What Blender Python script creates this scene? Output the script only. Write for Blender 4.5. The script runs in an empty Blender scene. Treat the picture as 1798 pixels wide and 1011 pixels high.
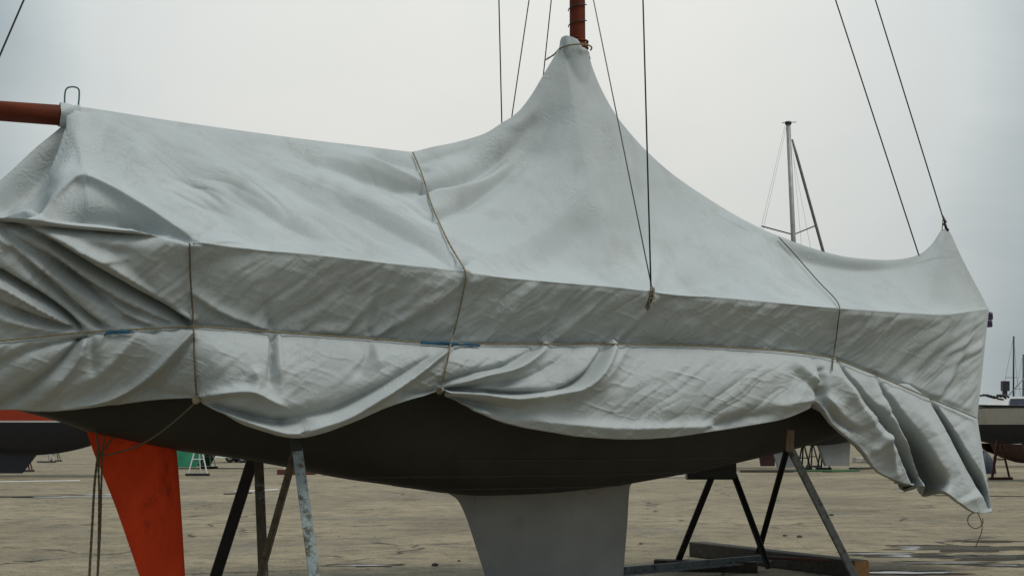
import bpy, math, random
import numpy as np
from mathutils import Vector

random.seed(7)
R = math.radians
sc = bpy.context.scene

# ------------------------------------------------------------------ camera
FPX, CX, CY, HOR, CAMZ = 2300.0, 899.0, 505.5, 770.0, 1.6
PIT = math.atan((HOR - CY) / FPX)
cam_d = bpy.data.cameras.new('camera')
cam = bpy.data.objects.new('camera', cam_d)
sc.collection.objects.link(cam)
cam.location = (0, 0, CAMZ)
cam.rotation_euler = (R(90) + PIT, 0, 0)
cam_d.sensor_width = 36.0
cam_d.lens = 36.0 * FPX / 1798.0
cam_d.clip_end = 3000
sc.camera = cam

# ------------------------------------------------------------------ sky and sun
SUN_EL, SUN_AZ = R(58), R(126)          # azimuth from +Y, clockwise positive
w = bpy.data.worlds.new('World'); sc.world = w; w.use_nodes = True
nt = w.node_tree; nt.nodes.clear()
def N(t, **k):
    n = nt.nodes.new(t)
    for a, b in k.items(): setattr(n, a, b)
    return n
def Lk(a, b): nt.links.new(a, b)
out = N('ShaderNodeOutputWorld'); bg = N('ShaderNodeBackground')
bg.inputs['Strength'].default_value = 0.1
sky = N('ShaderNodeTexSky', sky_type='NISHITA', sun_disc=False)
sky.sun_elevation = SUN_EL; sky.sun_rotation = SUN_AZ
sky.air_density = 1.5; sky.dust_density = 6.0; sky.ozone_density = 1.0
tc = N('ShaderNodeTexCoord')
mp = N('ShaderNodeMapping'); mp.inputs['Scale'].default_value = (1.6, 1.6, 4.2)
mp.inputs['Location'].default_value = (0.3, 0.1, 0.4)
Lk(tc.outputs['Generated'], mp.inputs['Vector'])
nz = N('ShaderNodeTexNoise'); nz.inputs['Scale'].default_value = 1.5
nz.inputs['Detail'].default_value = 5; nz.inputs['Roughness'].default_value = .5
nz.inputs['Distortion'].default_value = .5
Lk(mp.outputs['Vector'], nz.inputs['Vector'])
gl = N('ShaderNodeVectorMath', operation='DOT_PRODUCT')
nrm = N('ShaderNodeVectorMath', operation='NORMALIZE')
Lk(tc.outputs['Generated'], nrm.inputs[0]); Lk(nrm.outputs[0], gl.inputs[0])
ga, ge = R(.5), R(13)
gl.inputs[1].default_value = (math.sin(ga)*math.cos(ge), math.cos(ga)*math.cos(ge), math.sin(ge))
mr = N('ShaderNodeMapRange', interpolation_type='SMOOTHSTEP')
mr.inputs['From Min'].default_value = .90; mr.inputs['From Max'].default_value = 1.0
mr.inputs['To Min'].default_value = 0; mr.inputs['To Max'].default_value = .8
Lk(gl.outputs['Value'], mr.inputs['Value'])
m1 = N('ShaderNodeMath', operation='MULTIPLY_ADD'); m1.inputs[1].default_value = .7
m1.inputs[2].default_value = -.26
Lk(nz.outputs['Fac'], m1.inputs[0])
m2 = N('ShaderNodeMath', operation='ADD', use_clamp=True)
Lk(mr.outputs['Result'], m2.inputs[0]); Lk(m1.outputs[0], m2.inputs[1])
cr = N('ShaderNodeValToRGB')
e = cr.color_ramp.elements
e[0].position = 0.0; e[0].color = (2.7, 3.4, 3.75, 1)
e[1].position = 1.0; e[1].color = (8.2, 8.15, 7.7, 1)
x = cr.color_ramp.elements.new(.45); x.color = (6.5, 6.9, 6.85, 1)
Lk(m2.outputs[0], cr.inputs['Fac'])
mx = N('ShaderNodeMix', data_type='RGBA'); mx.inputs['Factor'].default_value = .94
Lk(sky.outputs['Color'], mx.inputs[6]); Lk(cr.outputs['Color'], mx.inputs[7])
sep = N('ShaderNodeSeparateXYZ'); Lk(nrm.outputs[0], sep.inputs[0])
zc_ = N('ShaderNodeMath', operation='MAXIMUM'); zc_.inputs[1].default_value = 0; Lk(sep.outputs['Z'], zc_.inputs[0])
zp_ = N('ShaderNodeMath', operation='POWER'); zp_.inputs[1].default_value = 1.7; Lk(zc_.outputs[0], zp_.inputs[0])
cie = N('ShaderNodeMath', operation='MULTIPLY_ADD'); cie.inputs[1].default_value = 1.2; cie.inputs[2].default_value = .88; Lk(zp_.outputs[0], cie.inputs[0])
sv_ = N('ShaderNodeVectorMath', operation='SCALE'); Lk(mx.outputs[2], sv_.inputs[0]); Lk(cie.outputs[0], sv_.inputs['Scale'])
Lk(sv_.outputs[0], bg.inputs['Color']); Lk(bg.outputs[0], out.inputs['Surface'])

sd = bpy.data.lights.new('sun', 'SUN'); sd.energy = 1.5; sd.angle = R(25); sd.color = (1, .97, .92)
sun = bpy.data.objects.new('sun', sd); sc.collection.objects.link(sun)
sv = Vector((math.sin(SUN_AZ)*math.cos(SUN_EL), math.cos(SUN_AZ)*math.cos(SUN_EL), math.sin(SUN_EL)))
sun.rotation_euler = sv.to_track_quat('Z', 'Y').to_euler()
sun.location = (10, -20, 40)
vs = sc.view_settings
vs.view_transform = 'Standard'; vs.look = 'None'; vs.exposure = 0; vs.gamma = 1; vs.use_curve_mapping = False

# ------------------------------------------------------------------ helpers
C = sc.collection
def link_obj(name, data, parent=None):
    o = bpy.data.objects.new(name, data); C.objects.link(o)
    if parent: o.parent = parent
    return o
def tag(o, label=None, cat=None, group=None, kind=None):
    for k, v in (('label', label), ('category', cat), ('group', group), ('kind', kind)):
        if v: o[k] = v
    return o
def thing(name, label, cat, loc=(0, 0, 0), group=None):
    o = link_obj(name, None); o.location = loc; o.empty_display_size = .2
    return tag(o, label, cat, group)
def mesh(name, V, F, mat, parent=None, smooth=True, local=True):
    """V in world space; if parent is an Empty at a location, V is shifted."""
    V = np.asarray(V, float)
    if parent is not None:
        p = parent; off = np.zeros(3)
        while p is not None: off += np.array(p.location); p = p.parent
        V = V - off
    me = bpy.data.meshes.new(name)
    me.from_pydata([tuple(v) for v in V], [], [tuple(f) for f in F])
    me.polygons.foreach_set('use_smooth', [smooth]*len(me.polygons))
    me.update(); me.materials.append(mat)
    return link_obj(name, me, parent)
def grid_mesh(name, P, mat, parent=None, smooth=True, flip=False, closed=False):
    nu, nv, _ = P.shape
    V = P.reshape(-1, 3)
    i = np.arange(nu-1)[:, None]*nv; j = np.arange(nv-1)[None, :]
    a = (i+j).ravel(); b = a+1; c = a+nv+1; d = a+nv
    F = np.stack([a, b, c, d] if not flip else [a, d, c, b], 1)
    if closed:
        ii = np.arange(nu-1)*nv
        q = np.stack([ii+nv-1, ii, ii+nv, ii+2*nv-1], 1)
        F = np.vstack([F, q if not flip else q[:, ::-1]])
    me = bpy.data.meshes.new(name)
    me.vertices.add(len(V)); me.vertices.foreach_set('co', V.astype(np.float32).ravel())
    me.loops.add(F.size); me.loops.foreach_set('vertex_index', F.astype(np.int32).ravel())
    me.polygons.add(len(F))
    me.polygons.foreach_set('loop_start', (np.arange(len(F))*4).astype(np.int32))
    me.polygons.foreach_set('loop_total', np.full(len(F), 4, np.int32))
    me.polygons.foreach_set('use_smooth', np.full(len(F), smooth))
    me.update(calc_edges=True); me.validate(); me.materials.append(mat)
    return link_obj(name, me, parent)
class MB:
    def __init__(s): s.V = []; s.F = []
    def add(s, V, F):
        n = len(s.V); s.V += [tuple(v) for v in V]; s.F += [tuple(i+n for i in f) for f in F]; return s
    def beam(s, a, b, w, h=None, up=(0, 0, 1), bev=.12):
        """box bar from a to b with chamfered long edges"""
        h = h or w
        a, b = np.array(a, float), np.array(b, float); d = b-a; d /= np.linalg.norm(d)
        u = np.array(up, float)
        if abs(d@u) > .95: u = np.array((0., 1., 0.))
        x = np.cross(d, u); x /= np.linalg.norm(x); y = np.cross(x, d)
        c = min(w, h)*bev; W, H = w/2, h/2
        pr = [(-W+c, -H), (W-c, -H), (W, -H+c), (W, H-c), (W-c, H), (-W+c, H), (-W, H-c), (-W, -H+c)]
        V = [a+x*p+y*q for p, q in pr]+[b+x*p+y*q for p, q in pr]
        F = [(i, (i+1) % 8, (i+1) % 8+8, i+8) for i in range(8)]+[tuple(range(7, -1, -1)), tuple(range(8, 16))]
        return s.add(V, F)
    def angle_iron(s, a, b, w, th, up=(0, 0, 1)):
        a, b = np.array(a, float), np.array(b, float); d = b-a; d /= np.linalg.norm(d)
        u = np.array(up, float); x = np.cross(d, u); x /= np.linalg.norm(x); y = np.cross(x, d)
        pr = [(-w/2, -w/2), (w/2, -w/2), (w/2, -w/2+th), (-w/2+th, -w/2+th), (-w/2+th, w/2), (-w/2, w/2)]
        V = [a+x*p+y*q for p, q in pr]+[b+x*p+y*q for p, q in pr]
        F = [(i, (i+1) % 6, (i+1) % 6+6, i+6) for i in range(6)]+[(5, 4, 3, 2, 1, 0), tuple(range(6, 12))]
        return s.add(V, F)
    def tube(s, pts, r, n=6, cap=True):
        P = np.array(pts, float); m = len(P)
        r = np.full(m, r) if np.isscalar(r) else np.array(r, float)
        T = np.gradient(P, axis=0); T /= np.linalg.norm(T, axis=1)[:, None]+1e-12
        ref = np.array((0, 0, 1.)) if abs(T[0, 2]) < .9 else np.array((1., 0, 0))
        V = []
        x = np.cross(T[0], ref); x /= np.linalg.norm(x)
        for i in range(m):
            x = x-T[i]*(x@T[i]); x /= np.linalg.norm(x)+1e-12; y = np.cross(T[i], x)
            for k in range(n):
                a = 2*math.pi*k/n; V.append(P[i]+r[i]*(math.cos(a)*x+math.sin(a)*y))
        F = []
        for i in range(m-1):
            for k in range(n):
                F.append((i*n+k, i*n+(k+1) % n, (i+1)*n+(k+1) % n, (i+1)*n+k))
        if cap: F += [tuple(range(n-1, -1, -1)), tuple((m-1)*n+k for k in range(n))]
        return s.add(V, F)
    def prism(s, poly, a, b):
        """poly: list of 3D points, extruded from offset a to offset b (3-vectors)"""
        n = len(poly); poly = np.array(poly, float)
        V = list(poly+np.array(a))+list(poly+np.array(b))
        F = [tuple(range(n-1, -1, -1)), tuple(range(n, 2*n))]+[(i, (i+1) % n, (i+1) % n+n, i+n) for i in range(n)]
        return s.add(V, F)
    def build(s, name, mat, parent=None, smooth=False): return mesh(name, s.V, s.F, mat, parent, smooth)

# pixel (of the 1798 x 1011 photograph) <-> world
cp, sp_ = math.cos(PIT), math.sin(PIT)
FW, UP, RT = np.array((0, cp, sp_)), np.array((0, -sp_, cp)), np.array((1., 0, 0))
CAM = np.array((0, 0, CAMZ))
def proj(P):
    q = np.asarray(P)-CAM; zf = q@FW
    return CX+FPX*(q@RT)/zf, CY-FPX*(q@UP)/zf
def ray(px, py): return FW+RT*(px-CX)/FPX+UP*(CY-py)/FPX
def at(px, py, Y):
    d = ray(px, py); return CAM+d*(Y/d[1])
def on_ground(px, py, z=0.0):
    d = ray(px, py); return CAM+d*((z-CAMZ)/d[2])

# boat frame: origin under the keel, t forward, b to starboard
BA = R(27); K0 = np.array((.37, 13.9, 0.))
FWD = np.array((math.cos(BA), math.sin(BA), 0)); STB = np.array((math.sin(BA), -math.cos(BA), 0))
def boat(t, b, z):
    t, b, z = np.broadcast_arrays(np.asarray(t, float), b, z)
    return K0+t[..., None]*FWD+b[..., None]*STB+z[..., None]*np.array((0, 0, 1.))
def cplane(px, py, b=0.0):
    d = ray(px, py); l = (b-(CAM-K0)@STB)/(d@STB); P = CAM+l*d
    return (P-K0)@FWD, P[2]
def cpt(px, py, b=0.0):
    t, z = cplane(px, py, b); return boat(t, b, z)
def on_side(px, py, Bf):
    """first crossing of the ray with the side surface b = Bf(t)"""
    d = ray(px, py); l = np.linspace(7, 24, 2400)
    P = CAM+l[:, None]*d; q = P-K0; t = q@FWD; b = q@STB
    g = b-Bf(t); i = int(np.argmax(g <= 0)); i = max(i, 1)
    k = g[i-1]/(g[i-1]-g[i]+1e-12); Pp = P[i-1]+(P[i]-P[i-1])*k
    return (Pp-K0)@FWD, Pp[2]
def catmull(pts, n=8):
    p = np.array(pts, float); p = np.vstack([2*p[0]-p[1], p, 2*p[-1]-p[-2]]); o = []
    for i in range(1, len(p)-2):
        for s in np.linspace(0, 1, n, endpoint=False):
            a, b, c, d = p[i-1:i+3]
            o.append(.5*((2*b)+(c-a)*s+(2*a-5*b+4*c-d)*s*s+(3*b-a-3*c+d)*s**3))
    o.append(p[-2]); return np.array(o)
def sstep(a, b, x): x = np.clip((x-a)/(b-a), 0, 1); return x*x*(3-2*x)

# value noise
class VN:
    def __init__(s, seed): s.g = np.random.RandomState(seed).rand(256, 256)*2-1
    def __call__(s, x, y):
        xi = np.floor(x).astype(int); yi = np.floor(y).astype(int); fx = x-xi; fy = y-yi
        fx = fx*fx*fx*(fx*(fx*6-15)+10); fy = fy*fy*fy*(fy*(fy*6-15)+10)
        a = s.g[xi % 256, yi % 256]; b = s.g[(xi+1) % 256, yi % 256]
        c = s.g[xi % 256, (yi+1) % 256]; d = s.g[(xi+1) % 256, (yi+1) % 256]
        return (a*(1-fx)+b*fx)*(1-fy)+(c*(1-fx)+d*fx)*fy
vn1, vn2, vn3 = VN(1), VN(2), VN(3)

# ------------------------------------------------------------------ materials
def mat(name, col, rough=.6, metal=0.0, var=.12, vscale=3.0, bump=0.0, bscale=20.0, spec=.5, dirt=None, dscale=2.0, dlo=.5, dhi=.7, stretch=(1, 1, 1)):
    m = bpy.data.materials.new(name); m.use_nodes = True
    t = m.node_tree; b = t.nodes['Principled BSDF']
    b.inputs['Roughness'].default_value = rough; b.inputs['Metallic'].default_value = metal
    b.inputs['Specular IOR Level'].default_value = spec
    tc = t.nodes.new('ShaderNodeTexCoord'); mp = t.nodes.new('ShaderNodeMapping')
    mp.inputs['Scale'].default_value = stretch
    t.links.new(tc.outputs['Object'], mp.inputs['Vector'])
    n = t.nodes.new('ShaderNodeTexNoise'); n.inputs['Scale'].default_value = vscale; n.inputs['Detail'].default_value = 6
    n.inputs['Roughness'].default_value = .62
    t.links.new(mp.outputs[0], n.inputs['Vector'])
    r = t.nodes.new('ShaderNodeValToRGB'); r.color_ramp.elements[0].position = .3; r.color_ramp.elements[1].position = .7
    r.color_ramp.elements[0].color = tuple(c*(1-var) for c in col)+(1,)
    r.color_ramp.elements[1].color = tuple(min(1, c*(1+var)) for c in col)+(1,)
    t.links.new(n.outputs['Fac'], r.inputs['Fac']); last = r.outputs['Color']
    if dirt:
        n2 = t.nodes.new('ShaderNodeTexNoise'); n2.inputs['Scale'].default_value = dscale; n2.inputs['Detail'].default_value = 8
        n2.inputs['Roughness'].default_value = .7
        t.links.new(mp.outputs[0], n2.inputs['Vector'])
        r2 = t.nodes.new('ShaderNodeMapRange'); r2.inputs['From Min'].default_value = dlo; r2.inputs['From Max'].default_value = dhi
        t.links.new(n2.outputs['Fac'], r2.inputs['Value'])
        mx = t.nodes.new('ShaderNodeMix'); mx.data_type = 'RGBA'
        t.links.new(r2.outputs[0], mx.inputs['Factor']); t.links.new(last, mx.inputs[6])
        mx.inputs[7].default_value = tuple(dirt)+(1,); last = mx.outputs[2]
    t.links.new(last, b.inputs['Base Color'])
    if bump:
        n3 = t.nodes.new('ShaderNodeTexNoise'); n3.inputs['Scale'].default_value = bscale; n3.inputs['Detail'].default_value = 5
        t.links.new(mp.outputs[0], n3.inputs['Vector'])
        bp = t.nodes.new('ShaderNodeBump'); bp.inputs['Strength'].default_value = bump; bp.inputs['Distance'].default_value = .01
        t.links.new(n3.outputs['Fac'], bp.inputs['Height']); t.links.new(bp.outputs[0], b.inputs['Normal'])
    return m

def tarp_material():
    m = bpy.data.materials.new('grey_canvas'); m.use_nodes = True
    t = m.node_tree; b = t.nodes['Principled BSDF']; nn = t.nodes.new; lk = t.links.new
    b.inputs['Roughness'].default_value = .78; b.inputs['Specular IOR Level'].default_value = .25
    tc = nn('ShaderNodeTexCoord')
    def noise(scale, det=5, rough=.6, dist=0, stretch=None):
        n = nn('ShaderNodeTexNoise'); n.inputs['Scale'].default_value = scale; n.inputs['Detail'].default_value = det
        n.inputs['Roughness'].default_value = rough; n.inputs['Distortion'].default_value = dist
        if stretch:
            mp = nn('ShaderNodeMapping'); mp.inputs['Scale'].default_value = stretch; lk(tc.outputs['Object'], mp.inputs[0]); lk(mp.outputs[0], n.inputs['Vector'])
        else: lk(tc.outputs['Object'], n.inputs['Vector'])
        return n
    def math_(op, a, b_=None, clamp=False):
        q = nn('ShaderNodeMath'); q.operation = op; q.use_clamp = clamp
        for i, v in enumerate((a, b_)):
            if v is None: continue
            if isinstance(v, (int, float)): q.inputs[i].default_value = v
            else: lk(v, q.inputs[i])
        return q.outputs[0]
    # colour: weathered grey, brownish grime patches, pale bleached patches, fine weave speckle
    n1 = noise(.9, 6, .6); n2 = noise(2.6, 8, .68, .3, (1, 1, .5)); n3 = noise(130, 3, .6)
    r = nn('ShaderNodeValToRGB'); el = r.color_ramp.elements
    el[0].position = .3; el[0].color = (.375, .40, .396, 1); el[1].position = .72; el[1].color = (.45, .48, .473, 1)
    lk(n1.outputs['Fac'], r.inputs['Fac'])
    mr = nn('ShaderNodeMapRange'); mr.inputs['From Min'].default_value = .52; mr.inputs['From Max'].default_value = .78
    mr.inputs['To Max'].default_value = .5; lk(n2.outputs['Fac'], mr.inputs['Value'])
    mx = nn('ShaderNodeMix'); mx.data_type = 'RGBA'; lk(mr.outputs[0], mx.inputs['Factor']); lk(r.outputs['Color'], mx.inputs[6])
    mx.inputs[7].default_value = (.28, .27, .245, 1)
    sp = nn('ShaderNodeMapRange'); sp.inputs['From Min'].default_value = .3; sp.inputs['From Max'].default_value = .7
    sp.inputs['To Min'].default_value = .90; sp.inputs['To Max'].default_value = 1.10; lk(n3.outputs['Fac'], sp.inputs['Value'])
    mu = nn('ShaderNodeVectorMath'); mu.operation = 'SCALE'; lk(mx.outputs[2], mu.inputs[0]); lk(sp.outputs[0], mu.inputs['Scale'])
    lk(mu.outputs[0], b.inputs['Base Color'])
    # relief: creased crumple lines (ridged noise), small wrinkles, weave
    c1 = noise(7, 3, .55, .9); c2 = noise(17, 3, .5, 1.1); c3 = noise(45, 3, .5, .4)
    rd = lambda n: math_('SUBTRACT', 1.0, math_('MINIMUM', math_('MULTIPLY', math_('ABSOLUTE', math_('SUBTRACT', n.outputs['Fac'], .5)), 9.0), 1.0))
    area = noise(1.3, 3, .5)
    am = nn('ShaderNodeMapRange'); am.inputs['From Min'].default_value = .5; am.inputs['From Max'].default_value = .66; lk(area.outputs['Fac'], am.inputs['Value'])
    am.inputs['To Min'].default_value = .06
    h = math_('ADD', math_('MULTIPLY', rd(c1), .006), math_('MULTIPLY', rd(c2), .0028))
    h = math_('MULTIPLY', h, am.outputs[0])
    h = math_('ADD', h, math_('MULTIPLY', c3.outputs['Fac'], .0026))
    h = math_('ADD', h, math_('MULTIPLY', n3.outputs['Fac'], .0005))
    bp = nn('ShaderNodeBump'); bp.inputs['Strength'].default_value = .6; bp.inputs['Distance'].default_value = 1.0
    lk(h, bp.inputs['Height']); lk(bp.outputs[0], b.inputs['Normal'])
    return m

def ground_material():
    m = bpy.data.materials.new('worn_concrete'); m.use_nodes = True
    t = m.node_tree; b = t.nodes['Principled BSDF']; nn = t.nodes.new; lk = t.links.new
    tc = nn('ShaderNodeTexCoord')
    def noise(scale, det=6, rough=.6, dist=0, st=(1, 1, 1)):
        mp = nn('ShaderNodeMapping'); mp.inputs['Scale'].default_value = st; lk(tc.outputs['Object'], mp.inputs[0])
        n = nn('ShaderNodeTexNoise'); n.inputs['Scale'].default_value = scale; n.inputs['Detail'].default_value = det
        n.inputs['Roughness'].default_value = rough; n.inputs['Distortion'].default_value = dist; lk(mp.outputs[0], n.inputs['Vector']); return n
    def mr(src, a, b_, lo=0, hi=1, sm=True):
        q = nn('ShaderNodeMapRange'); q.inputs['From Min'].default_value = a; q.inputs['From Max'].default_value = b_
        q.inputs['To Min'].default_value = lo; q.inputs['To Max'].default_value = hi
        if sm: q.interpolation_type = 'SMOOTHSTEP'
        lk(src, q.inputs['Value']); return q.outputs[0]
    def mix(f, a, c, blend='MIX'):
        q = nn('ShaderNodeMix'); q.data_type = 'RGBA'; q.blend_type = blend
        if isinstance(f, float): q.inputs[0].default_value = f
        else: lk(f, q.inputs[0])
        for i, v in ((6, a), (7, c)):
            if isinstance(v, tuple): q.inputs[i].default_value = v+(1,)
            else: lk(v, q.inputs[i])
        return q.outputs[2]
    n1 = noise(.22, 7, .62, .4, (.9, 1, 1)); n2 = noise(1.6, 8, .7); n3 = noise(28, 4, .65); n4 = noise(.45, 7, .62, .8, (.8, 1.1, 1)); n5 = noise(95, 2, .5)
    r = nn('ShaderNodeValToRGB'); el = r.color_ramp.elements
    el[0].position = .3; el[0].color = (.215, .174, .112, 1); el[1].position = .68; el[1].color = (.405, .33, .212, 1)
    lk(n1.outputs['Fac'], r.inputs['Fac'])
    c = mix(mr(n2.outputs['Fac'], .42, .72, 0, .7), r.outputs['Color'], (.085, .074, .055))
    c = mix(mr(n4.outputs['Fac'], .53, .72, 0, .55), c, (.060, .052, .040))
    n6 = noise(7, 6, .7, .3)
    c = mix(mr(n6.outputs['Fac'], .40, .68, 0, 1), c, mix(1.0, c, (.72, .71, .69), 'MULTIPLY'))
    c = mix(mr(n3.outputs['Fac'], .35, .68, 0, 1), c, mix(1.0, c, (.66, .66, .64), 'MULTIPLY'))
    c = mix(mr(n5.outputs['Fac'], .60, .74, 0, .55), c, (.42, .39, .32))
    # cracks
    wv = nn('ShaderNodeTexNoise'); wv.inputs['Scale'].default_value = .9; wv.inputs['Detail'].default_value = 5; lk(tc.outputs['Object'], wv.inputs['Vector'])
    va = nn('ShaderNodeVectorMath'); va.operation = 'MULTIPLY_ADD'; lk(wv.outputs['Color'], va.inputs[0]); va.inputs[1].default_value = (1.5, 1.5, 0); lk(tc.outputs['Object'], va.inputs[2])
    vo = nn('ShaderNodeTexVoronoi'); vo.feature = 'DISTANCE_TO_EDGE'; vo.inputs['Scale'].default_value = .23; lk(va.outputs[0], vo.inputs['Vector'])
    ck = mr(vo.outputs['Distance'], .0, .012, 1, 0, False)
    mk = mr(noise(.35, 3).outputs['Fac'], .47, .56)
    mm = nn('ShaderNodeMath'); mm.operation = 'MULTIPLY'; lk(ck, mm.inputs[0]); lk(mk, mm.inputs[1])
    c = mix(mm.outputs[0], c, (.022, .019, .015))
    lk(c, b.inputs['Base Color'])
    lk(mr(n4.outputs['Fac'], .55, .74, .9, .42), b.inputs['Roughness'])
    b.inputs['Specular IOR Level'].default_value = .3
    ad = nn('ShaderNodeMath'); ad.operation = 'SUBTRACT'; lk(n3.outputs['Fac'], ad.inputs[0]); lk(mm.outputs[0], ad.inputs[1])
    bp = nn('ShaderNodeBump'); bp.inputs['Strength'].default_value = .6; bp.inputs['Distance'].default_value = .012
    lk(ad.outputs[0], bp.inputs['Height']); lk(bp.outputs[0], b.inputs['Normal'])
    return m

M = {}
M['tarp'] = tarp_material()
M['ground'] = ground_material()
M['hull'] = mat('dark_antifouling', (.026, .025, .019), .7, var=.25, vscale=2, bump=.25, bscale=14)
M['seam'] = mat('hull_seam', (.05, .05, .045), .6)
M['keel'] = mat('grey_keel_paint', (.28, .275, .262), .7, var=.14, vscale=1.6, bump=.45, bscale=30, dirt=(.09, .09, .085), dscale=2.5, dlo=.58, dhi=.95)
M['rudder'] = mat('red_rudder_paint', (.68, .058, .014), .8, spec=.15, var=.22, vscale=2.2, bump=.3, bscale=18, dirt=(.10, .02, .010), dscale=4.5, dlo=.57, dhi=.8, stretch=(1, 1, .5))
M['wood'] = mat('varnished_spar', (.11, .022, .008), .6, spec=.12, var=.35, vscale=9, bump=.25, bscale=30, dirt=(.06, .018, .012), dscale=6, dlo=.5, dhi=.75, stretch=(1, 1, .18))
M['wood_h'] = mat('varnished_boom', (.11, .023, .008), .6, spec=.12, var=.35, vscale=9, bump=.25, bscale=30, dirt=(.06, .018, .012), dscale=6, dlo=.5, dhi=.75, stretch=(.18, .3, 1))
M['wire'] = mat('rigging_wire', (.035, .035, .033), .45, .5)
M['wire_lt'] = mat('pale_wire', (.12, .12, .105), .5, .3)
M['rope'] = mat('hemp_rope', (.22, .18, .105), .9, var=.35, vscale=60, bump=.8, bscale=140)
M['rope_dk'] = mat('old_rope', (.12, .095, .055), .9, var=.35, vscale=60, bump=.8, bscale=140)
M['blue'] = mat('blue_cord', (.008, .075, .13), .6, var=.3, vscale=25, bump=.6, bscale=90)
M['bluewire'] = mat('blue_grey_wire', (.045, .10, .115), .5)
M['brass'] = mat('tarnished_metal', (.12, .10, .065), .45, .7, var=.4, vscale=25)
M['black'] = mat('black_metal', (.014, .014, .014), .5, var=.3, vscale=8, bump=.3)
M['steel_blk'] = mat('black_steel', (.016, .015, .014), .55, .2, var=.3, vscale=9, bump=.4, dirt=(.06, .035, .02), dscale=9, dlo=.58, dhi=.75)
M['steel_pale'] = mat('flaking_pale_paint', (.27, .325, .33), .7, var=.2, vscale=14, bump=.9, bscale=45, dirt=(.10, .085, .06), dscale=13, dlo=.5, dhi=.6)
M['steel_brn'] = mat('rusty_steel', (.12, .092, .06), .75, var=.35, vscale=14, bump=.6, bscale=50, dirt=(.035, .026, .018), dscale=10, dlo=.5, dhi=.65)
M['steel_mix'] = mat('half_painted_steel', (.10, .08, .05), .7, var=.35, vscale=12, bump=.6, bscale=50, dirt=(.24, .26, .23), dscale=5, dlo=.53, dhi=.62)
M['steel_gry'] = mat('grey_steel', (.14, .15, .152), .55, .3, var=.25, vscale=12, bump=.5, bscale=50, dirt=(.03, .028, .025), dscale=9, dlo=.52, dhi=.66)
M['timber'] = mat('wet_timber', (.040, .030, .020), .8, var=.4, vscale=9, bump=.9, bscale=26, dirt=(.10, .072, .042), dscale=7, dlo=.55, dhi=.75)
M['timber_end'] = mat('sawn_timber_end', (.23, .115, .04), .8, var=.3, vscale=14, bump=.6)
M['block'] = mat('wood_block', (.16, .10, .068), .75, var=.3, vscale=14, bump=.7, bscale=50, stretch=(1, 1, .25))
M['stone'] = mat('stone', (.06, .054, .044), .9, var=.3, vscale=20, bump=.6)
M['plank'] = mat('pale_plank', (.36, .34, .29), .8, var=.25, vscale=3, bump=.4)
M['plank_dk'] = mat('dark_plank', (.05, .04, .032), .8, var=.3, vscale=3, bump=.4)
M['plank_gn'] = mat('green_plank', (.05, .115, .045), .8, var=.3, vscale=3, bump=.4)
M['red'] = mat('red_topside', (.42, .045, .018), .4, var=.1)
M['white'] = mat('off_white_gelcoat', (.46, .455, .42), .4, var=.1, vscale=1.5, dirt=(.25, .235, .2), dscale=1.5, dlo=.5, dhi=.8)
M['white2'] = mat('white_paint', (.70, .70, .68), .45, var=.08)
M['navy'] = mat('navy_paint', (.012, .014, .022), .5, var=.2)
M['purple'] = mat('purple_fender', (.055, .04, .085), .6, var=.2)
M['brown'] = mat('brown_antifouling', (.05, .018, .015), .7, var=.3)
M['green'] = mat('green_tarp', (.008, .155, .075), .6, var=.25, vscale=2.5, bump=.8, bscale=6)
M['bluetarp'] = mat('blue_tarp', (.006, .013, .026), .6, var=.3, bump=.8, bscale=6)
M['glass'] = mat('dark_glass', (.035, .04, .06), .1, var=.1)
M['fin'] = mat('pale_fin_paint', (.22, .235, .24), .6, var=.12, vscale=2)
M['alu'] = mat('alloy_mast', (.30, .30, .27), .5, .3, var=.2)
M['rustred'] = mat('rust_red_steel', (.085, .022, .015), .7, var=.3)
def water_mat():
    m = mat('puddle_water', (.03, .028, .024), .04, var=.2, spec=.5)
    return m
M['water'] = water_mat()

# ------------------------------------------------------------------ ground
gv = [(-900, -60, 0), (900, -60, 0), (900, 1800, 0), (-900, 1800, 0)]
tag(mesh('ground', gv, [(0, 1, 2, 3)], M['ground'], smooth=False), 'worn tan concrete boatyard ground with cracks', 'ground', kind='structure')

# ------------------------------------------------------------------ the covered yacht: shape curves
PT = np.array([-7.05, -6.85, -6.6, -6, -4, -2, -.5, 1, 2.5, 4, 5, 5.6, 6.0, 6.3, 6.46, 7.5])
PB = np.array([.0, .55, 1.08, 1.32, 1.62, 1.82, 1.9, 1.82, 1.50, 1.05, .70, .46, .28, .12, .02, .02])
_tt = np.linspace(-7.2, 7.5, 600)
_bb = np.interp(_tt, PT, PB); _k = np.hanning(21); _k /= _k.sum()
_bb = np.convolve(np.pad(_bb, 10, mode='edge'), _k, 'valid')
def Bf(t): return np.interp(t, _tt, _bb)
def Brope(t): return np.maximum(Bf(t)-.33*sstep(6.4, 4.5, t)*sstep(-7.0, -6.5, t)-.02, .015)
def Bhem(t): return np.maximum(Bf(np.minimum(t, 6.0))-.12*sstep(4.5, 3.5, t)-.58*sstep(-3.7, -4.6, t), .01)+.16*sstep(3.9, 4.6, t)

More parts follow.
